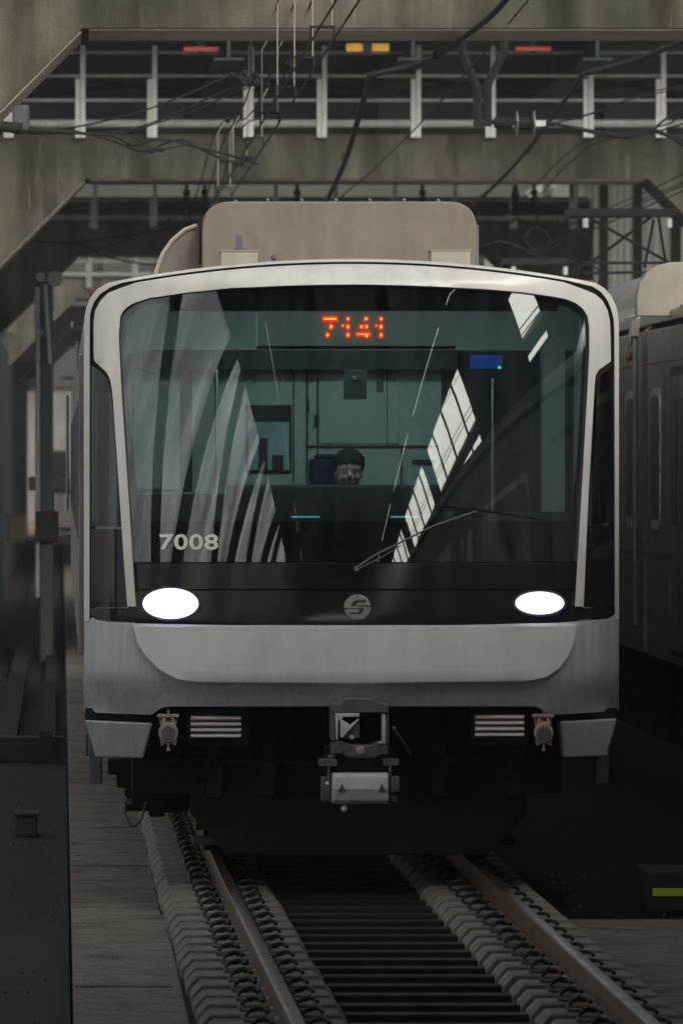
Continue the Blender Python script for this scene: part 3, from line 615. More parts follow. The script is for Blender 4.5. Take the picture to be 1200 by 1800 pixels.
panel('lower_mask_panel', 'black', train, [(243, 1036), (240, 990), (617, 990), (1011, 990), (1007, 1036), (617, 1036)], (), .010, .03, 16, .003)
panel('lamp_band', 'black', train, rounded([(159, 1085, 18), (159, 1069), (225, 1069), (243, 1038), (617, 1038), (1006, 1038), (1024, 1069), (1080, 1069), (1080, 1084, 18), (980, 1093), (800, 1097), (400, 1097), (190, 1092)]), (), .006, .03, 14, .003)
for s, sg in ((0, rounded([(159, 926), (159, 640), (188, 662, 8), (194, 680, 6), (214, 926)])), (1, rounded([(1080, 920), (1080, 640), (1054, 660, 8), (1049, 680, 6), (1036, 920)]))):
    panel('corner_window', 'sideglass', train, sg, (), .012, .006, 14)
for s, sg in ((0, [(159, 1067), (159, 930), (216, 930), (225, 1067)]), (1, [(1080, 1067), (1080, 924), (1035, 924), (1026, 1067)])):
    panel('corner_panel', 'black', train, sg, (), .010, .03, 14, .003)
# pale bumper
bp = rounded([(234, 1101, 0), (242, 1130, 0), (256, 1153, 0), (282, 1178, 0), (310, 1193, 0), (345, 1199, 0), (617, 1201), (925, 1197, 0), (960, 1190, 0), (984, 1173, 0), (1000, 1150, 0), (1009, 1125, 0), (1012, 1100, 0), (800, 1102), (400, 1102)])
panel('bumper_panel', 'bumper', train, bp, (), -.035, .05, 14, .012)
# headlights
for px, py, a, b_, s in ((300, 1061, 49, 27, 0), (948, 1060, 43, 20, 1)):
    h = panel('headlight_and_bloom', 'headbloom', train, ring(px, py, a, b_, 30), (), -.006, .012, 9)
    panel('lamp_core', 'head', h, ring(px, py, a*.86, b_*.80, 30), (), -.010, .004, 9)
    panel('lamp_lens', 'lens', h, ring(px, py, a*.99, b_*.98, 30), (), -.020, .004, 9)
    panel('headlight_bezel', 'gasket', h, ring(px, py, a+5, b_+4, 30), [ring(px, py, a-1, b_-1, 30)], -.004, .014, 9)
# fleet number 7008 (built as text mesh)
def text(body, px, py, hpx, parent, m, Y, stretch=1.0, bold=.012, depth=.004, name='fleet_number', space=1.0):
    cu = bpy.data.curves.new('t', 'FONT'); cu.body = body; cu.size = 1; cu.offset = bold; cu.extrude = depth; cu.resolution_u = 6; cu.space_character = space
    o = bpy.data.objects.new('t', cu); C.objects.link(o); dg = bpy.context.evaluated_depsgraph_get(); me = bpy.data.meshes.new_from_object(o.evaluated_get(dg)); bpy.data.objects.remove(o)
    xs = [v.co.x for v in me.vertices]; ysv = [v.co.y for v in me.vertices]; h = hpx*Y/F; k = h/(max(ysv)-min(ysv)); x0, z0, _ = (X_(px, Y), 0, 0); zb = Z_(py, Y)
    for v in me.vertices:
        x, z, dd = (v.co.x-min(xs))*k*stretch, (v.co.y-min(ysv))*k, v.co.z; v.co = (x0+x, Y-dd, zb+z)
    me.materials.append(M[m]); ob = bpy.data.objects.new(name, me); C.objects.link(ob); ob.parent = parent
    off = Vector((0, 0, 0)); r = parent
    while r: off += Vector(r.location); r = r.parent
    ob.location = -off; return ob, (max(xs)-min(xs))*k*stretch
fn, wd = text('7008', 281, 967, 28, train, 'white', 41.0, 1.0, .022, .003, space=1.06)
want = 103*41/F
for v in fn.data.vertices: v.co.x = X_(281, 41)+(v.co.x-X_(281, 41))*want/wd; v.co.y = face_pt(v.co.x*F/41+VX, 955)[1]-.006 + (v.co.y-41.0)
# round emblem with S
em_c = (628, 1067)
e = panel('emblem', 'chrome', train, ring(*em_c, 23.5, 22, 40), (), -.012, .012, 6, .002)
def EP(x, y): return (590+x/15, 1030+y/15)
for pl in ([(225, 585), (750, 585), (735, 640), (690, 700), (640, 745), (345, 745), (370, 695), (590, 695), (625, 610), (225, 607)], [(925, 512), (925, 548), (745, 548), (400, 525), (425, 480), (470, 410), (530, 378), (800, 380), (785, 430), (560, 440), (520, 512)]):
    panel('emblem_groove', 'gasket', e, [EP(*p) for p in pl], (), -.0135, .003, 5)
# louvres and warning horns below the bumper
for s, (x0, x1, y0) in enumerate(((335, 424, 1258), (834, 921, 1256))):
    Y = 41.2; lv = MB().box(X_(x0-6, Y), X_(x1+(12 if s == 0 else 6), Y), Y+.03, Y+.06, Z_(y0+54, Y), Z_(y0-10, Y)).build('louvre_panel', 'under', train)
    for k in range(4):
        z1 = Z_(y0+k*10.4, Y); z0 = Z_(y0+9.2+k*10.4, Y); pr = [(Y+.029, z1), (Y-.005, z1-.004), (Y-.016, (z0+z1)/2-.004), (Y-.004, z0+.004), (Y+.029, z0)]
        MB().prism(pr, X_(x0, Y), X_(x1, Y), 'x').build('slat', 'slat', lv, .004)
for cx in (296, 955):
    Y = 41.05; h = MB().box(X_(cx-19, Y), X_(cx+19, Y), Y, Y+.12, Z_(1261, Y), Z_(1256, Y)).prism([(X_(cx-17, Y), Z_(1261, Y)), (X_(cx-12, Y), Z_(1285, Y)), (X_(cx+12, Y), Z_(1285, Y)), (X_(cx+17, Y), Z_(1261, Y))], Y+.06, Y+.1).build('warning_horn', 'horn', train, .004)
    MB().lathe(P(cx, 1288, Y-.04), [(0, .050), (.008, .058), (.02, .058), (.06, .04), (.1, .03)], 'y', 24).build('horn_bell', 'horn', h, 0, True)
    MB().lathe(P(cx, 1289, Y-.046), [(0, .036), (.006, .042)], 'y', 24).build('horn_mesh', 'castgrey', h, 0, True)
    b = MB(); b.tube([P(cx-8, 1262, Y-.02), P(cx-7, 1276, Y-.03)], .008, 6).tube([P(cx+8, 1262, Y-.02), P(cx+7, 1276, Y-.03)], .008, 6).box(X_(cx-12, Y), X_(cx+12, Y), Y-.03, Y-.01, Z_(1272, Y), Z_(1268, Y))
    b.prism([(X_(cx-13, Y), Z_(1311, Y)), (X_(cx-15, Y), Z_(1298, Y)), (X_(cx+15, Y), Z_(1298, Y)), (X_(cx+13, Y), Z_(1311, Y)), (X_(cx, Y), Z_(1305, Y))], Y-.01, Y+.02).tube([P(cx, 1304, Y-.01), P(cx, 1318, Y-.01)], .007, 6).tube([P(cx, 1256, Y), P(cx, 1248, Y)], .006, 6).lathe(P(cx, 1318, Y-.01), [(-.006, .012), (.006, .012)], 'z', 8)
    b.build('horn_bracket', 'horn', h, 0, True)
# skirts
for pl in ([(150, 1266), (268, 1271), (252, 1333), (168, 1331)], [(983, 1268), (1083, 1263), (1066, 1329), (991, 1332)]):
    Y = 41.28; pz = [(X_(a, Y), Z_(b_, Y)) for a, b_ in pl]; b = MB(); n = 4
    b.v = [(x, Y+.0-(.06 if z > Z_(1300, Y) else -.02), z) for x, z in pz] + [(x, Y+.32, z) for x, z in pz]
    b.f = [(0, 1, 2, 3), (7, 6, 5, 4)] + [(i, (i+1) % 4, (i+1) % 4+4, i+4) for i in range(4)]
    b.build('corner_skirt', 'silver', train, .01)
Y = 41.3
for xa, xb in ((150, 270), (975, 1084)): MB().box(X_(xa, Y), X_(xb, Y), Y+.02, Y+.3, Z_(1265, Y), Z_(1245, Y)).build('skirt_gap', 'under', train)
for x0, x1 in ((155, 180), (1046, 1070)):
    Y = 42.0; MB().box(X_(x0, Y), X_(x1, Y), Y, Y+.1, Z_(1378, Y), Z_(1300, Y)).box(X_(x0-6, Y), X_(x0, Y), Y+.01, Y+.09, Z_(1330, Y), Z_(1290, Y)).build('step_bracket', 'castgrey', train, .01)
# coupler
cp = bpy.data.objects.new('coupler', None); C.objects.link(cp); cp.parent = train; cp.location = (0, -.4, .8)
Y = 40.72
def pz(L, Yd=None): return [(X_(a, Yd or Y), Z_(b_, Yd or Y)) for a, b_ in L]
def cz(x, y): return (520+x/5.455, 1210+y/5.455)
MB().prism(pz([cz(*p) for p in ((340, 160), (360, 145), (420, 140), (470, 95), (740, 95), (810, 140), (885, 150), (890, 235), (340, 235))]), Y, Y+.35).build('upper_housing', 'castgrey', cp, .008)
MB().prism(pz([cz(*p) for p in ((340, 237), (375, 237), (375, 500), (340, 500))]), Y+.02, Y+.35).prism(pz([cz(*p) for p in ((862, 237), (890, 237), (890, 540), (862, 540))]), Y+.02, Y+.35).build('side_cheeks', 'castgrey', cp, .005)
MB().prism(pz([cz(*p) for p in ((340, 560), (370, 510), (430, 500), (540, 540), (700, 545), (780, 520), (885, 540), (885, 640), (820, 640), (760, 670), (500, 670), (450, 630), (330, 640))]), Y+.03, Y+.33).build('lower_jaw', 'castgrey', cp, .01)
pl = [cz(*p) for p in ((375, 240), (608, 240), (608, 300), (435, 480), (385, 490))]
MB().prism(pz([cz(*p) for p in ((376, 240), (608, 240), (608, 272), (450, 272), (440, 300), (520, 350), (598, 290), (606, 300), (440, 475), (425, 465), (425, 315), (405, 300), (400, 490), (385, 490))]), Y-.01, Y+.03).build('guide_plate', 'brightcast', cp, .003)
MB().prism(pz([cz(*p) for p in ((610, 300), (612, 470), (540, 490), (470, 480), (440, 478))]), Y+.03, Y+.2).build('cone_pocket', 'castgrey', cp, .006)
MB().box(*[X_(cz(v, 0)[0], Y) for v in (825, 860)], Y+.005, Y+.2, Z_(cz(0, 530)[1], Y), Z_(cz(0, 250)[1], Y)).box(*[X_(cz(v, 0)[0], Y) for v in (780, 824)], Y+.005, Y+.2, Z_(cz(0, 530)[1], Y), Z_(cz(0, 515)[1], Y)).build('guide_edge', 'brightcast', cp, .003)
MB().box(*[X_(cz(v, 0)[0], Y) for v in (376, 861)], Y+.24, Y+.3, Z_(cz(0, 540)[1], Y), Z_(cz(0, 236)[1], Y)).build('pocket_back', 'under', cp)
MB().lathe(P(*cz(617, 595), Y), [(-.01, .02), (-.005, .027), (.03, .027)], 'y', 14).build('centre_pin', 'horn', cp, 0, True)
MB().lathe(P(*cz(535, 470), Y), [(-.0, .01), (.005, .014), (.04, .014)], 'y', 10).build('pocket_pin', 'brightcast', cp, 0, True)
MB().box(*[X_(cz(v, 0)[0], Y) for v in (222, 395)], Y, Y+.15, Z_(cz(0, 748)[1], Y), Z_(cz(0, 680)[1], Y)).box(*[X_(cz(v, 0)[0], Y) for v in (310, 372)], Y+.01, Y+.15, Z_(cz(0, 679)[1], Y), Z_(cz(0, 640)[1], Y)).box(*[X_(cz(v, 0)[0], Y) for v in (303, 330)], Y+.01, Y+.15, Z_(cz(0, 870)[1], Y), Z_(cz(0, 749)[1], Y)).build('left_hinge', 'castgrey', cp, .004)
MB().box(*[X_(cz(v, 0)[0], Y) for v in (835, 990)], Y+.05, Y+.15, Z_(cz(0, 745)[1], Y), Z_(cz(0, 680)[1], Y)).box(*[X_(cz(v, 0)[0], Y) for v in (893, 915)], Y+.01, Y+.15, Z_(cz(0, 840)[1], Y), Z_(cz(0, 746)[1], Y)).box(*[X_(cz(v, 0)[0], Y) for v in (905, 992)], Y, Y+.15, Z_(cz(0, 992)[1], Y), Z_(cz(0, 848)[1], Y)).box(*[X_(cz(v, 0)[0], Y) for v in (915, 972)], Y+.03, Y+.15, Z_(cz(0, 1092)[1], Y), Z_(cz(0, 1015)[1], Y)).build('right_hinge', 'castgrey', cp, .004)
MB().box(*[X_(cz(v, 0)[0], Y) for v in (244, 342)], Y+.03, Y+.15, Z_(cz(0, 1090)[1], Y), Z_(cz(0, 850)[1], Y)).build('left_bracket', 'castgrey', cp, .01)
MB().box(*[X_(cz(v, 0)[0], Y) for v in (280, 935)], Y+.10, Y+.3, Z_(cz(0, 850)[1], Y), Z_(cz(0, 560)[1], Y)).build('coupler_shank', 'under', cp, .01)
b = MB(); z0, z1 = Z_(cz(0, 1108)[1], Y), Z_(cz(0, 812)[1], Y); pr = [(Y-.02, z1), (Y-.045, z1-.015), (Y-.06, (z0*.5+z1*.5)), (Y-.045, z0+.02), (Y-.01, z0), (Y+.12, z0), (Y+.12, z1)]
cb = b.prism(pr, X_(cz(345, 0)[0], Y), X_(cz(884, 0)[0], Y), 'x').build('electrical_cover', 'coupface', cp, .01)
for cx in (437, 820): MB().prism(pz([cz(*p) for p in ((cx, 910), (cx+40, 988), (cx-40, 988))]), Y-.0625, Y-.059).build('arrow_mark', 'triangle', cb)
MB().ball(P(*cz(300, 912), Y-.02), .011, 8).build('left_bolt', 'brightcast', cp, 0, True); MB().ball(P(*cz(463, 1155), Y), .02, 8).build('drain_plug', 'brightcast', cp, 0, True); MB().ball(P(*cz(940, 385), Y+.05), .012, 8).tube([P(*cz(940, 385), Y+.05), P(*cz(1020, 505), Y+.1), P(*cz(1100, 640), Y+.4)], .008, 6).build('release_lever', 'castgrey', cp, 0, True)
# wiper
b = MB(); 
def wp(px, py, o=-.03): return face_pt(px, py, o)
wi = b.tube([wp(624, 999), wp(660, 975), wp(700, 955, -.04), wp(760, 925, -.04), wp(838, 898, -.03)], [.008, .007, .006, .006, .006], 6).tube([wp(628, 1001), wp(670, 980), wp(705, 958, -.04)], .004, 6).build('wiper_arm', 'castgrey', train, 0, True)
MB().tube([wp(764, 888, -.01), wp(838, 895, -.03), wp(956, 914, -.01)], [.004, .009, .004], 6).build('wiper_blade', 'cable', wi, 0, True)
MB().lathe(wp(626, 1000, -.035), [(0, .012), (.01, .018), (.03, .018)], 'y', 14).build('wiper_pivot', 'chrome', wi, 0, True)

# car body shell behind the nose
def car_body(y0, y1, nm):
    out = [(p[0], p[1]) for p in body_outline]
    b = MB(); ring_px = densify([p for p in out if True], 30)
    pts = []
    for (px, py) in ring_px:
        f = face_pt(px, py); pts.append((f[0], f[2]))
    n = len(pts); cx, cz_ = XC, 2.3
    def sc_(p, k): return (cx+(p[0]-cx)*k, cz_+(p[1]-cz_)*k)
    A_ = [(*sc_(p, .985), 0) for p in pts]
    b.v = [(p[0], (yf(p[0], p[1])+.08) if y0 < 42 else y0, p[1]) for p in A_] + [(sc_(p, .999)[0], y0+.75, sc_(p, .999)[1]) for p in pts] + [(sc_(p, .999)[0], y1, sc_(p, .999)[1]) for p in pts]
    for q in range(2):
        for i in range(n): b.f.append((q*n+i, q*n+(i+1) % n, (q+1)*n+(i+1) % n, (q+1)*n+i))
    b.f.append(tuple(2*n+i for i in range(n)))
    o = b.build(nm, 'steel', train, 0, True); return o
body = car_body(41.0, 60.6, 'car_body')
bd2 = car_body(61.2, 80.8, 'trailing_car_body')
MB().box(.5, 2.87, 60.61, 61.19, 1.1, 3.3).build('gangway_bellows', 'gasket', train)
for c0 in (42.3, 61.6):
    for k, y in enumerate((1.6, 6.2, 10.8, 15.4)):
        for sx in (0, 1):
            x0 = .118 if sx == 0 else 3.235
            dr = MB().box(x0-.012, x0+.02, c0+y, c0+y+1.3, 1.18, 3.05).build('side_door', 'steel', train, .006)
            MB().box(x0-.016, x0+.024, c0+y+.15, c0+y+.55, 1.9, 2.75).box(x0-.016, x0+.024, c0+y+.75, c0+y+1.15, 1.9, 2.75).build('door_glass', 'window', dr)
            if k < 3: MB().box(x0-.004, x0+.012, c0+y+1.9, c0+y+3.9, 1.95, 2.8).build('side_window', 'window', train)
for k, (py0, py1) in enumerate(((600, 650), (560, 570), (690, 900))):
    MB().tube([(.10-.03*k, 44+k, Z_(py0, 44)), (.10-.03*k, 44+k, Z_(py1, 44))], .012, 6).build('grab_rail', 'trim', train, 0, True)
# roof: air unit, rear shroud, cream boxes, ledges
Y = 43.0
def rbox(x0, x1, y0, y1, r): return rounded([(x0, y1), (x0, y0, r), (x1, y0, r), (x1, y1)])
ac = MB().prism(pz(rbox(355, 838, 354, 492, 52), Y), Y, Y+.34).build('air_conditioner', 'roofgrey', train, .012, True)
MB().prism(pz(rbox(351, 357, 385, 462, 2), Y), Y+.05, Y+.30).build('unit_flange', 'cable', ac)
b = MB()
for px, py in ((414, 354), (470, 352), (530, 352), (590, 352), (650, 352), (710, 352), (770, 353)): b.ball(P(px, py, Y+.15), .012, 6)
b.build('unit_bolts', 'roofgrey', ac, 0, True)
MB().box(X_(838.5, Y), X_(841, Y), Y+.02, Y+.33, Z_(470, Y), Z_(395, Y)).build('edge_strip', 'trim', ac)
b = MB(); Y2 = 43.36; b.prism([(X_(a, Y2), Z_(c, Y2)) for a, c in ((270, 500), (276, 478), (284, 452), (300, 427), (322, 407), (345, 397), (375, 392), (800, 392), (825, 420), (830, 470), (830, 500))], Y2, Y2+9).build('rear_shroud', 'roofgrey', train, .012, True)
MB().tube([P(a, c, Y2-.01) for a, c in ((271, 490), (277, 470), (286, 446), (303, 422), (326, 403), (346, 396))], .014, 6).build('shroud_rim', 'roofbox', train, 0, True)
Y = 41.75
for x0, x1, y0 in ((388, 453, 440), (757, 826, 439)):
    bx = MB().box(X_(x0, Y), X_(x1, Y), Y, Y+.35, Z_(478, Y), Z_(y0+2, Y)).build('roof_box', 'roofbox', train, .006)
    MB().box(X_(x0-1.5, Y), X_(x1+1.5, Y), Y-.006, Y+.36, Z_(y0+1.9, Y), Z_(y0, Y)).build('box_lid', 'roofbox', bx, .002)
MB().prism([(X_(a, Y), Z_(c, Y)) for a, c in ((416, 438), (417, 413), (420, 411), (424, 411), (426, 414), (428, 438))], Y+.08, Y+.14).box(X_(412, Y), X_(432, Y), Y+.06, Y+.16, Z_(439.8, Y), Z_(435, Y)).build('antenna', 'castgrey', train, .003)
MB().ball(P(481, 453, Y), .018, 6).build('roof_bolt', 'castgrey', train, 0, True)
MB().box(X_(186, 42), X_(222, 42), 42, 42.5, Z_(504, 42), Z_(494, 42)).box(X_(158, 42), X_(178, 42), 42, 42.5, Z_(520, 42), Z_(508, 42)).box(X_(1012, 42), X_(1048, 42), 42, 42.5, Z_(504, 42), Z_(492, 42)).build('roof_gutter_end', mat('rust', (.11, .06, .04), .8, 0, .3, 20), train, .01)
# underframe, bogies
MB().prism([(.76, 1.0), (.76, .30), (.98, .055), (2.52, .055), (2.75, .30), (2.75, 1.0)], 41.72, 41.78).build('underside_shade_plate', 'under', train, .01)  # added black plate stands in for the deep shade under the train
for k, (xa, za, xb, zb_, sag) in enumerate(((.62, .95, .98, .9, .42), (1.30, .92, 1.52, .74, .22), (1.95, .72, 2.30, .92, .26), (2.42, .9, 2.82, .95, .40), (1.05, .93, 1.20, .93, .30))):
    MB().tube([(xa+(xb-xa)*q/8, 41.60-.05*math.sin(math.pi*q/8), za+(zb_-za)*q/8-sag*math.sin(math.pi*q/8)) for q in range(9)], .014, 8).build('air_hose', 'cable', train, 0, True)
MB().tube([(.62, 41.68, .62), (2.85, 41.68, .62)], .025, 8).build('cross_pipe', 'hosegrey', train, 0, True)
for x in (.86, 1.18, 2.18, 2.62): MB().box(x, x+.09, 41.66, 41.718, .40, .74).build('pipe_bracket', 'hosegrey', train, .008)
MB().box(.42, 2.95, 41.7, 60.5, .42, 1.02).build('underframe', 'under', train)
for y0 in (43.2, 45.5, 56.2, 58.5):
    ws = MB().tube([(XL, y0, .43), (XR, y0, .43)], .08, 12).build('axle', 'under', train, 0, True)
    for x in (XL, XR): MB().lathe((x, y0, .43), [(-.065, .43), (.065, .43)], 'x', 32).lathe((x+.07*(1 if x < XC else -1), y0, .43), [(-.015, .46), (.015, .46)], 'x', 32).build('wheel', 'under', ws, 0, True)
MB().box(.60, .78, 42.8, 46, .25, .55).box(2.6, 2.78, 42.8, 46, .25, .55).build('bogie_frame', 'under', train, .03)
MB().box(X_(338, 42.6), X_(440, 42.6), 42.6, 42.75, Z_(1486, 42.6), Z_(1471, 42.6)).build('rail_guard', 'castgrey', train, .01)
MB().box(X_(845, 42.6), X_(905, 42.6), 42.6, 42.75, Z_(1486, 42.6), Z_(1471, 42.6)).build('rail_guard', 'under', train, .01)
b = MB(); Y = 42.4
for (a, c, e_, f_) in ((190, 275, 1335, 1362), (205, 270, 1362, 1385), (219, 238, 1384, 1400), (222, 262, 1398, 1426), (262, 290, 1408, 1436), (240, 330, 1385, 1410)): b.box(X_(a, Y), X_(c, Y), Y, Y+.25, Z_(f_, Y), Z_(e_, Y))
b.build('trackside_sensor', 'under', train, .006)
MB().tube([P(220, 1408, Y-.03), P(220, 1432, Y-.04), P(228, 1449, Y-.05), P(238, 1452, Y-.05), P(250, 1438, Y-.04), P(256, 1410, Y-.03)], .008, 6).box(X_(223, Y), X_(232, Y), Y-.03, Y-.005, Z_(1414, Y), Z_(1404, Y)).build('sensor_cable', 'castgrey', train, 0, True)

# ---------------- cab interior
cab = MB()
YB = 43.75
cab.box(.16, 3.22, 41.9, YB+.1, 1.05, 1.15); flo = cab.build('cab_floor', 'cabdark', train)
bw = MB().box(.17, 3.2, YB, YB+.04, 1.15, 3.36).build('cab_back_wall', 'cabwall', train)
def bwbox(nm, m, x0, x1, y0, y1, d0=.006, par=None, Y=YB, bev=.0): return MB().box(X_(x0, Y), X_(x1, Y), Y-d0, Y-.0005, Z_(y1, Y), Z_(y0, Y)).build(nm, m, par or bw, bev)
bwbox('door_leaf', 'cabwall', 560, 700, 655, 780, .012, bev=.004)
for x0, x1, y0, y1 in ((557, 559, 640, 852), (538, 541, 640, 860), (679.3, 681, 650, 782), (540, 770, 783, 786), (704, 706, 788, 860), (515, 517, 640, 900)): bwbox('wall_seam', 'cabseam', x0, x1, y0, y1, .014)
bwbox('wall_sign', 'cabdark', 724, 764, 808, 816, .012); bwbox('door_handle', 'cabdark', 553, 560, 728, 750, .03); bwbox('door_hinge', 'cabdark', 538, 543, 702, 724, .02)
bwbox('partition_window', 'cabdark', 432, 512, 712, 830, .02, bev=.003); bwbox('upper_locker', 'cabdark', 250, 800, 616, 650, .22); bwbox('side_opening', 'cabdark', 318, 338, 650, 860, .02)
bwbox('side_opening', 'cabdark', 775, 948, 616, 900, .02); bwbox('side_opening', 'cabdark', 992, 1075, 616, 900, .02)
bwbox('back_panel', 'cabwall', 236, 316, 648, 860, .03, bev=.004)
pw = bwbox('passenger_view', 'cyanpanel', 437, 508, 742, 826, .022)
bwbox('shelf_object', 'cabdark', 455, 470, 770, 826, .03, pw); bwbox('shelf_object', 'cabdark', 478, 498, 800, 826, .03, pw)
for xa in (.17, 3.17): MB().prism([(41.95, 1.15), (41.95, 1.9), (42.6, 1.9), (42.6, 3.36), (YB, 3.36), (YB, 1.15)], xa, xa+.03, 'x').build('cab_side_lining', 'teal', train)
MB().box(.25, 3.12, 42.15, YB, 3.36, 3.39).build('cab_ceiling', 'cabceil', train)
# destination display box
Y = 42.05; dh = MB().box(X_(452, Y), X_(800, Y), Y, Y+.22, Z_(607, Y), Z_(547, Y)).build('display_box', 'display', train, .004)
MB().box(X_(452, Y), X_(800, Y), Y-.012, Y+.22, Z_(613, Y), Z_(608, Y)).build('display_sill', 'cabdark', dh)
MB().box(X_(300, Y), X_(980, Y), Y-.0, Y+.22, Z_(546, Y), Z_(500, Y)).build('display_hood', 'cabdark', dh)
def DP(x, y): return (540+x/7.5, 520+y/7.5)
def led(cx, cy, w_, h_, mm, d0, k=1.0):
    return ring(*DP(cx, cy), w_/7.5/2*k, h_/7.5/2*k, 16)
L = [(265, 515, 50, 62), (312, 405, 55, 70), (535, 303, 46, 52), (535, 408, 50, 72), (535, 515, 50, 68), (468, 395, 26, 34), (775, 303, 56, 54), (712, 408, 52, 58), (780, 408, 48, 66), (780, 530, 50, 46), (972, 303, 46, 52), (970, 408, 50, 72), (970, 515, 50, 68), (906, 395, 26, 34)]
for nm, m, k, ex, yy in (('red_digits', 'led', 1.18, 10, -.004), ('digit_cores', 'ledcore', .58, -12, -.010)):
    b = MB()
    for (cx, cy, w_, h_) in L: b.prism([(X_(a, Y), Z_(c, Y)) for a, c in led(cx, cy, w_, h_, 0, 0, k)], Y+yy-.003, Y+yy)
    for (x0, x1, y0, y1) in ((205, 395, 282, 326), (645, 828, 488, 524)):
        pl = rounded([(DP(x0-ex, 0)[0], DP(0, y0-ex)[1], 2), (DP(x1+ex, 0)[0], DP(0, y0-ex)[1], 2), (DP(x1+ex, 0)[0], DP(0, y1+ex)[1], 2), (DP(x0-ex, 0)[0], DP(0, y1+ex)[1], 2)])
        b.prism([(X_(a, Y), Z_(c, Y)) for a, c in pl], Y+yy-.0031, Y+yy-.0001)
    b.build(nm, m, dh)
MB().box(.9, 2.5, 42.32, 42.48, 3.33, 3.352).build('cab_fill_panel', emit('cab_fill_light', (.80, .95, .92), 11), train)  # unseen glowing panel added behind the hood to brighten the cab
# dashboard, instruments, poles, camera
Y = 42.0; da = MB().prism([(41.75, 1.2), (41.75, 1.95), (42.0, Z_(852, Y)), (42.35, Z_(852, 42.35)), (42.4, 1.2)], X_(400, Y), X_(775, Y), 'x').build('dashboard', 'cabdark', train, .02)
MB().prism([(41.75, 1.2), (41.75, 1.93), (42.0, Z_(900, Y)), (42.35, Z_(900, 42.35)), (42.4, 1.2)], X_(775, Y), X_(1010, Y), 'x').prism([(41.75, 1.2), (41.75, 1.95), (42.0, Z_(868, Y)), (42.35, Z_(868, 42.35)), (42.4, 1.2)], X_(238, Y), X_(400, Y), 'x').build('dashboard_wing', 'cabdark', train, .02)
def ib(nm, m, x0, x1, y0, y1, Y, par): return MB().box(X_(x0, Y), X_(x1, Y), Y, Y+.03, Z_(y1, Y), Z_(y0, Y)).build(nm, m, par, .002)
for x0, x1 in ((512, 562), (686, 736)): ib('dial_light', 'teallamp', x0, x1, 907, 910, 41.72, da)
ib('radio_unit', 'cyanpanel', 797, 856, 892, 916, 41.72, da); ib('radio_keys', 'cabdark', 830, 850, 902, 911, 41.70, da)
ib('gauge', 'cyanpanel', 300, 306, 878, 898, 41.72, da); ib('gauge_hood', 'cabwall', 278, 290, 855, 857, 41.72, da); ib('gauge_hood', 'cabwall', 320, 330, 855, 857, 41.72, da)
ib('document_holder', 'cabwall', 340, 352, 866, 912, 41.72, da)
for px, y0, y1 in ((380, 650, 862), (866, 665, 905)): MB().tube([P(px, y0, 42.5), P(px, y1, 42.5)], .009, 8).build('grab_pole', 'cabwall', train, 0, True)
cm = ib('cab_camera', 'cabdark', 604, 644, 650, 702, 42.6, train); MB().lathe(P(624, 665, 42.58), [(0, .01), (.012, .016)], 'y', 12).build('camera_lens', 'chrome', cm, 0, True); ib('handset', 'cabdark', 661, 674, 668, 690, 42.9, train)
ib('teal_curtain', 'teal', 172, 192, 640, 924, 42.3, train); ib('teal_curtain', 'teal', 1050, 1068, 660, 915, 42.3, train)
ib('blue_rectangle', 'blueglow', 826, 882, 624, 648, 42.3, train); ib('green_dot', 'greenglow', 875, 880, 644, 648, 42.28, train)  # small blue glowing rectangle with a green dot at its corner
MB().box(X_(543, 43.1), X_(616, 43.1), 43.0, 43.14, 1.5, Z_(806, 43.1)).box(X_(552, 43.1), X_(590, 43.1), 43.0, 43.12, Z_(808, 43.1), Z_(798, 43.1)).build('driver_seat', 'seat', train, .04)
MB().box(1.5, 2.0, 42.62, 43.05, 1.48, 1.62).box(1.68, 1.82, 42.75, 42.9, 1.151, 1.48).build('seat_cushion', 'seat', train, .03)

# ---------------- the driver
hx, hy, hz = X_(613, 42.7), 42.70, Z_(832, 42.7)
dr = thing('person', 'driver with black hair and glasses in dark jacket, head just above the dashboard', 'person', (hx, hy+.05, 1.6))
hb = MB()      # one continuous body: everything fused by a voxel remesh
hb.ball((hx, hy, hz+.035), (.078, .096, .098), 12).ball((hx, hy-.014, hz-.030), (.066, .082, .080), 12).ball((hx, hy-.045, hz-.095), (.030, .035, .025), 8)
hb.tube([(hx, hy-.085, hz+.015), (hx, hy-.108, hz-.012), (hx, hy-.100, hz-.028)], [.008, .014, .012], 8)
for s in (-1, 1):
    hb.ball((hx+s*.077, hy+.01, hz-.005), (.011, .02, .031), 8); hb.ball((hx+s*.034, hy-.07, hz+.028), (.022, .016, .009), 8); hb.ball((hx+s*.034, hy-.062, hz-.022), (.028, .028, .034), 8)
hb.ball((hx, hy-.085, hz-.06), (.022, .010, .009), 8)
hb.tube([(hx, hy+.02, hz-.06), (hx, hy+.03, hz-.19)], [.055, .062], 14)
hb.tube([(hx, hy+.05, hz-.16), (hx, hy+.06, hz-.25), (hx, hy+.08, hz-.45), (hx, hy+.10, hz-.62)], [.08, .16, .15, .15], 18)
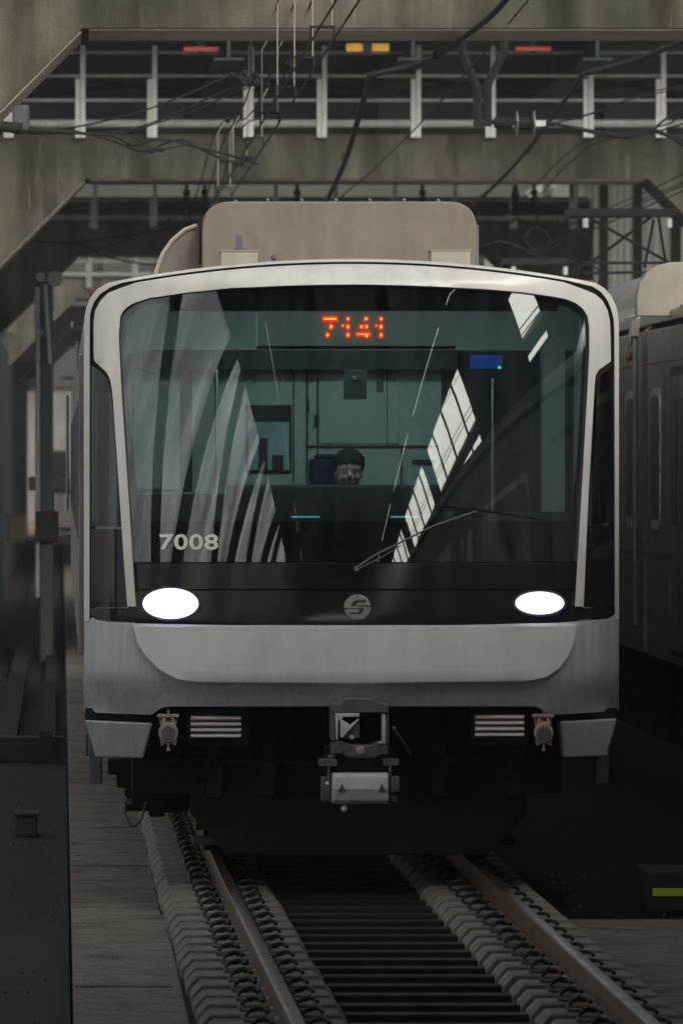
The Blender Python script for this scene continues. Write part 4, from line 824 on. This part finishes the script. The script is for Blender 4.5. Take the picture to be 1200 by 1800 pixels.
for s in (-1, 1):
    sh = (hx+s*.17, hy+.04, hz-.24); el = (hx+s*.25, hy-.08, hz-.47); wr = (hx+s*.16, hy-.29, hz-.50)
    hb.tube([(hx+s*.05, hy+.04, hz-.20), sh, el], [.07, .06, .045], 12).tube([el, wr], [.044, .028], 12).ball(el, .045, 8)
    hb.ball((wr[0]-s*.005, wr[1]-.045, wr[2]), (.04, .05, .018), 8)
    for k, ln in enumerate((.068, .078, .072, .055)):
        fx = wr[0]+(k-1.5)*.021; hb.tube([(fx, wr[1]-.08, wr[2]), (fx, wr[1]-.08-ln*.5, wr[2]-.004), (fx, wr[1]-.08-ln*.8, wr[2]-.026)], [.0092, .0085, .007], 8)
    hb.tube([(wr[0]-s*.035, wr[1]-.03, wr[2]), (wr[0]-s*.06, wr[1]-.055, wr[2]-.006), (wr[0]-s*.064, wr[1]-.085, wr[2]-.014)], [.012, .010, .008], 8)
    hb.tube([(hx+s*.09, hy+.08, 1.70), (hx+s*.11, hy-.30, 1.68), (hx+s*.11, hy-.33, 1.3), (hx+s*.11, hy-.34, 1.22)], [.085, .065, .045, .042], 12).tube([(hx+s*.11, hy-.30, 1.19), (hx+s*.12, hy-.46, 1.19)], [.04, .035], 10)
bo = hb.build('body', 'skin', dr, 0, True); rm = bo.modifiers.new('fuse', 'REMESH'); rm.mode = 'VOXEL'; rm.voxel_size = .007; rm.use_smooth_shade = True; sm = bo.modifiers.new('smooth', 'SMOOTH'); sm.iterations = 2
hr = MB(); hr.ball((hx, hy+.026, hz+.060), (.098, .104, .094), 14)
for k in range(1, 18):
    a = math.pi*(k/18); hr.tube([(hx+.080*math.cos(a), hy-.055*math.sin(a), hz+.095), (hx+.083*math.cos(a), hy-.084*math.sin(a), hz+.072), (hx+.080*math.cos(a), hy-.090*math.sin(a), hz+.050+.007*math.sin(k*2.3))], [.022, .012, .005], 6)
ho = hr.build('hair', 'hair', dr, 0, True)
gl = MB()
for s in (-1, 1):
    gl.tube([(hx+s*.034+.024*math.cos(a), hy-.103, hz+.008+.017*math.sin(a)) for a in [k*math.pi/8 for k in range(17)]], .001, 5); gl.tube([(hx+s*.058, hy-.103, hz+.012), (hx+s*.08, hy+.0, hz+.014)], .0018, 5)
gl.tube([(hx-.010, hy-.104, hz+.01), (hx+.010, hy-.104, hz+.01)], .0016, 5); gl.build('glasses', 'cabdark', dr, 0, True)
ey = MB(); ey2 = MB()
for s in (-1, 1): ey.ball((hx+s*.033, hy-.078, hz+.006), (.013, .010, .0038), 8); ey2.ball((hx+s*.033, hy-.0875, hz+.006), (.0055, .002, .0038), 8)
ey.build('eyes', 'eye', dr, 0, True); ey2.build('irises', 'iris', dr, 0, True)
MB().ball((hx, hy-.094, hz-.060), (.021, .006, .0065), 8).build('mouth', 'lip', dr, 0, True)
jk = MB(); jk.tube([(hx, hy+.04, hz-.145), (hx, hy+.06, hz-.22), (hx, hy+.08, hz-.45), (hx, hy+.10, hz-.60)], [.10, .185, .175, .17], 20)
for s in (-1, 1): jk.tube([(hx+s*.05, hy+.04, hz-.205), (hx+s*.17, hy+.04, hz-.24), (hx+s*.25, hy-.08, hz-.47)], [.085, .078, .060], 12).ball((hx+s*.25, hy-.08, hz-.47), .060, 8).tube([(hx+s*.25, hy-.08, hz-.47), (hx+s*.165, hy-.27, hz-.498)], [.059, .042], 12)
jo = jk.build('jacket', 'jacket', dr, 0, True); rm = jo.modifiers.new('fuse', 'REMESH'); rm.mode = 'VOXEL'; rm.voxel_size = .01; rm.use_smooth_shade = True
tr = MB()
for s in (-1, 1): tr.tube([(hx+s*.08, hy+.10, 1.72), (hx+s*.11, hy-.31, 1.685), (hx+s*.11, hy-.34, 1.26)], [.105, .080, .062], 12).ball((hx+s*.11, hy-.31, 1.68), .08, 8)
to = tr.build('trousers', 'trouser', dr, 0, True); rm = to.modifiers.new('fuse', 'REMESH'); rm.mode = 'VOXEL'; rm.voxel_size = .012; rm.use_smooth_shade = True

# ================================================================== NEIGHBOURING TRAIN
nb = thing('stabled_train', 'dark stainless metro train standing on the right-hand track', 'train', (5.7, 50, 0)); NX = 4.15
def nsec(k=0): return [(NX, 1.0), (NX, 1.9), (NX, 2.6), (NX, 3.30), (NX+.12, 3.40), (NX+.30, 3.62), (NX+.70, 3.80), (NX+1.55, 3.88), (NX+2.4, 3.80), (NX+2.8, 3.62), (NX+2.98, 3.4), (NX+3.07, 3.3), (NX+3.1, 2.6), (NX+3.12, 1.9), (NX+3.1, 1.0)]
nbm = mat('stainless_dusty', (.25, .225, .20), .38, .35, .15, 1.6, .4, 0, .5, (.09, .075, .06, .6))
for y0, y1 in ((8, 28.2), (29, 50.05), (50.45, 70.5), (71, 91)):
    MB().prism(nsec(), y0, y1).build('car_body', nbm, nb, .01, True)
    MB().prism([(NX-.05, 3.33), (NX+.10, 3.34), (NX+.10, 3.42), (NX-.05, 3.40)], y0, y1).build('gutter', 'trim', nb, .004)
    MB().box(NX-.003, NX+.02, y0+.01, y1-.01, 3.06, 3.066).build('panel_seam', 'cabseam', nb); 
    MB().box(NX-.006, NX+.02, y0+.01, y1-.01, 1.725, 1.75).build('belt_strip', 'trim', nb)
    MB().box(NX+.2, NX+2.9, y0+.2, y1-.2, .35, .99).build('underframe', 'under', nb)
MB().box(NX+.1, NX+3.0, 50.051, 50.449, 1.0, 3.5).build('gangway', 'gasket', nb)
def roundrect_yz(y0, y1, z0, z1, r): return rounded([(y0, z0, r), (y1, z0, r), (y1, z1, r), (y0, z1, r)])
for y0, y1 in ((51.1, 51.75), (48.95, 49.6), (45.2, 46.2), (53.5, 54.5), (31.0, 33), (35.5, 37.5), (40.5, 42.5)):
    wfr = MB().prism(roundrect_yz(y0-.06, y1+.06, 1.90, 2.89, .16), NX-.010, NX+.02, 'x').build('window_frame', 'framelight', nb, 0, True)
    MB().prism(roundrect_yz(y0, y1, 1.97, 2.83, .14), NX-.013, NX+.01, 'x').build('pane', 'window', wfr)
for y0 in (46.75, 43.0, 38.2, 33.6, 55.2, 59.5, 64):
    d_ = MB().prism(roundrect_yz(y0, y0+1.35, 1.06, 3.02, .14), NX-.005, NX+.01, 'x').build('door_recess', 'gasket', nb)
    for q in (0, 1):
        lf = MB().prism(roundrect_yz(y0+.05+q*.63, y0+.66+q*.63, 1.1, 2.96, .03), NX-.009, NX+.002, 'x').build('door_leaf', nbm, d_); MB().prism(roundrect_yz(y0+.15+q*.63, y0+.56+q*.63, 1.95, 2.8, .08), NX-.012, NX, 'x').build('door_pane', 'window', lf)
MB().box(NX-.075, NX-.04, 50.35, 50.40, 1.2, 3.26).build('downpipe', 'trim', nb, .01); MB().prism([(50.25, 3.38), (50.55, 3.30), (50.43, 3.2), (50.32, 3.27)], NX-.09, NX-.036, 'x').build('pipe_bracket', 'roofbox', nb)
MB().ball((NX-.025, 51.35, 3.14), (.03, .05, .035), 10).build('door_indicator_lamp', 'orange', nb, 0, True); MB().tube([(NX-.04, 51.15, 3.24), (NX-.07, 51.15, 3.14), (NX-.04, 51.15, 3.04)], .010, 6).build('lamp_guard', 'trim', nb, 0, True)
MB().tube([(NX-.07, 51.95, 2.55), (NX-.07, 51.95, 1.5)], .014, 6).tube([(NX-.07, 47.3, 1.6), (NX-.07, 47.3, 1.35)], .02, 6).build('grab_rail', 'trim', nb, 0, True)
# roof shroud and vents of the neighbouring train
Y = 47.5
MB().prism([(X_(a, Y), Z_(c, Y)) for a, c in ((1118, 556), (1118, 520), (1123, 497), (1135, 479), (1152, 467), (1175, 461), (1200, 460), (1500, 462), (1520, 560))], Y, Y+.12).build('shroud_end_plate', 'endplate', nb, .01)
MB().prism([(NX+.22, 3.45), (NX+.26, 3.62), (NX+.40, 3.78), (NX+.6, 3.88), (NX+2.4, 3.90), (NX+2.8, 3.6), (NX+2.85, 3.45)], 47.65, 60).build('roof_shroud', nbm, nb, .02, True)
b = MB()
for r_ in range(2):
    for k in range(5): b.box(NX+.235+.02*r_, NX+.30, 48.1+k*.35, 48.28+k*.35, 3.49+r_*.06, 3.52+r_*.06)
b.build('vent_holes', 'cable', nb)
b = MB()
for k in range(6): b.box(NX+.36, NX+.45, 47.9+k*.3, 48.02+k*.3, 3.70, 3.765)
b.build('vent_slots', 'cable', nb)
for y0, y1 in ((46.6, 47.9), (48.6, 50.0), (51.0, 52.3)): MB().prism([(NX+.02, 3.405), (NX+.22, 3.48), (NX+.24, 3.52), (NX+.01, 3.43)], y0, y1).build('roof_step_plate', 'roofbox', nb)
# pantographs on it
def panto(Y, s, lab_top):
    p = bpy.data.objects.new('pantograph', None); C.objects.link(p); p.parent = nb; p.location = (0, Y-50, 3.9)
    q = lambda px, py: P(px, py, Y)
    MB().tube([q(*s(985, 392)), q(*s(1000, 377)), q(*s(1020, 370)), q(*s(1180, 370)), q(*s(1205, 380))], .016, 8).tube([P(*s(995, 380), Y+.3), P(*s(1190, 378), Y+.3)], .02, 8).box(q(*s(995, 0))[0], q(*s(1175, 0))[0], Y-.02, Y+.28, q(*s(0, 380))[2], q(*s(0, 367))[2]).build('collector_head', 'cable', p, 0, True)
    b = MB()
    for a, c in (((1026, 380), (1036, 470)), ((1042, 386), (1034, 500)), ((1030, 380), (1190, 470)), ((1145, 380), (1040, 460)), ((1148, 386), (1132, 470)), ((1156, 380), (1172, 480)), ((1020, 462), (1200, 462)), ((1025, 480), (1200, 478))): b.tube([q(*s(*a)), P(*s(*c), Y+.2)], .015, 6)
    b.build('folding_arm', 'cable', p, 0, True)
    for px in (1028, 1175): MB().tube([q(*s(px, 384)), q(*s(px, 400))], .03, 10).build('pan_spring', 'galv', p, 0, True)
    b = MB()
    for a in range(1): b.tube([q(*s(1030+26*math.cos(k*.5), 486-20*math.sin(k*.5))) for k in range(13)], .01, 5)
    b.tube([q(*s(1015, 470)), q(*s(1010, 510))], .02, 6).build('cable_loop', 'cable', p, 0, True)
panto(66, lambda x, y: (x, y), 0)
panto(80, lambda x, y: (875+(x-985)*.62, 458+(y-372)*.9), 1)
span('tail_cable', 'loose looping cable beside the far pantograph', [(845, 432), (880, 425), (920, 438), (950, 455)], 84, .012)
span('tail_cable', 'curled wire loop hanging between the pantographs', [(922, 420), (935, 400), (955, 405), (965, 425), (950, 445), (925, 428), (922, 410)], 84, .01)
t = thing('post_insulator', 'dark stacked insulator hanging from the third frame at right', 'insulator', P(905, 330, 110)); Y = 110
MB().lathe(P(905, 380, Y), [(0, .05), (.02, .1), (.06, .05), (.10, .09), (.14, .04), (.20, .08), (.24, .04), (.3, .07), (.5, .03)], 'z', 12).build('insulator_stack', 'cable', t, 0, True); MB().tube([P(860, 430, Y), P(904, 384, Y)], .02, 6).tube([P(960, 405, Y), P(906, 384, Y)], .02, 6).build('support_stay', 'cable', t, 0, True)
for k, px in enumerate((328, 360, 522, 742, 938)):
    t = thing('ceiling_insulator', ['small dark insulator behind the left side of the roof unit', 'second small insulator beside the left end of the roof unit', 'small dark insulator above the middle left of the roof unit', 'small dark insulator above the right half of the roof unit', 'small dark insulator near the pantographs'][k], 'insulator', P(px, 330, 100), 'small insulators behind the roof unit'); Y = 100
    MB().lathe(P(px, 352, Y), [(-.1, .03), (-.06, .07), (-.02, .03), (.02, .08), (.06, .03), (.10, .06), (.16, .03)], 'z', 10).build('insulator_body', 'cable', t, 0, True)
    MB().tube([P(px, 336, Y), P(px, 300, Y)], .03, 6).tube([P(px+2, 356, Y), P(px+6, 392, Y)], .012, 6).build('mounting_rod', 'cable', t, 0, True)

# ================================================================== STATION CANOPY over and behind the camera
cn = thing('station_canopy', 'dark arched station canopy over the tracks before the train', 'canopy', (2.2, 10, 0))
CX, CRX, CRZ, CZ0 = 2.3, 7.6, 7.2, 1.2
def arcp(a, k=1.0): return (CX+CRX*k*math.cos(a), CZ0+CRZ*k*math.sin(a))
for i, y in enumerate([-58+9*j for j in range(11)]):
    b = MB(); pts = [arcp(R(v)) for v in range(0, 181, 6)]
    b.v = []
    for q, (x, z) in enumerate(pts):
        x2, z2 = arcp(R(q*6), .955); b.v += [(x, y, z), (x2, y, z2), (x2, y+.4, z2), (x, y+.4, z)]
    for q in range(len(pts)-1):
        for e_ in range(4): b.f.append((q*4+e_, q*4+(e_+1) % 4, (q+1)*4+(e_+1) % 4, (q+1)*4+e_))
    b.box(CX-CRX, CX-CRX+.3, y, y+.28, -1.2, CZ0).box(CX+CRX-.3, CX+CRX, y, y+.28, -1.2, CZ0)
    b.build('arch_rib', 'canopyrib', cn)
    if i < 10:      # curved struts springing from each rib
        MB().tube([(arcp(R(178-k*7), .97)[0], y+.4+k*.94, arcp(R(178-k*7), .97)[1]) for k in range(10)], .17, 6).build('diagonal_strut', 'canopyrib', cn, 0, True)
def shell(a0, a1, y0, y1, m, nm, k=1.012):
    b = MB(); st = max(2, int((a1-a0)/4)); P_ = [arcp(R(a0+(a1-a0)*i/st), k) for i in range(st+1)]; Q = [arcp(R(a0+(a1-a0)*i/st), k+.008) for i in range(st+1)]
    pl = P_+Q[::-1]; n = len(pl); b.v = [(p[0], y0, p[1]) for p in pl]+[(p[0], y1, p[1]) for p in pl]
    for i in range(n): b.f.append((i, (i+1) % n, (i+1) % n+n, i+n))
    for i in range(st): b.f.append((i, i+1, n-2-i, n-1-i)); b.f.append((i+n, i+1+n, 2*n-2-i, 2*n-1-i))
    return b.build(nm, m, cn)
YE = 33.0
shell(58, 117.9, -60, YE, 'canopydark', 'crown_lining'); shell(128, 176, -60, YE, 'frosted', 'translucent_cladding'); shell(118, 128, -60, YE, 'canopydark', 'shoulder_lining'); shell(0, 24, -60, YE, 'canopydark', 'lower_cladding'); shell(24.2, 57.8, 21.5, 27.3, 'canopydark', 'side_cladding'); shell(24.2, 57.8, 29.0, YE, 'canopydark', 'side_cladding'); shell(24.2, 39, 27.31, 28.99, 'canopydark', 'side_cladding'); shell(47, 57.8, 27.31, 28.99, 'canopydark', 'side_cladding'); shell(50.2, 57.8, -60, 21.49, 'canopydark', 'side_cladding')
for a in (41,): MB().tube([(arcp(R(a))[0], -60, arcp(R(a))[1]), (arcp(R(a))[0], YE, arcp(R(a))[1])], .14, 6).build('purlin', 'canopyrib', cn)
for k in range(58):
    y = -56+k*2.25
    if y < 21.4: MB().tube([(arcp(R(v))[0], y, arcp(R(v))[1]) for v in range(24, 59, 6)], .045, 5).build('glazing_bar', 'canopyrib', cn)
MB().box(CX-CRX, CX+CRX, -61, -60.7, -1.2, 5.6).build('end_wall', 'canopydark', cn)
MB().box(CX-CRX-.2, CX-CRX-.02, -60, 35, -1.2, 2.3).build('side_parapet', 'concrete_d', cn)

# pale air under the bridge: far things fade, lamps glow a little
hz_ = MB().box(-34, 48, -64, 345, -2.7, 31).build('haze', 'cable'); hz_.data.materials.clear()
hm = bpy.data.materials.new('pale_air'); hm.use_nodes = True; hn = hm.node_tree.nodes; hn.remove(hn['Principled BSDF'])
hv = hn.new('ShaderNodeVolumePrincipled'); hv.inputs['Color'].default_value = (.9, .92, .95, 1); hv.inputs['Density'].default_value = HAZE; hv.inputs['Anisotropy'].default_value = .3
hm.node_tree.links.new(hv.outputs[0], hn['Material Output'].inputs['Volume']); hz_.data.materials.append(hm)
tag(hz_, 'thin pale haze filling the air around the train and bridge', 'haze', kind='stuff')
print('objects', len(bpy.data.objects))
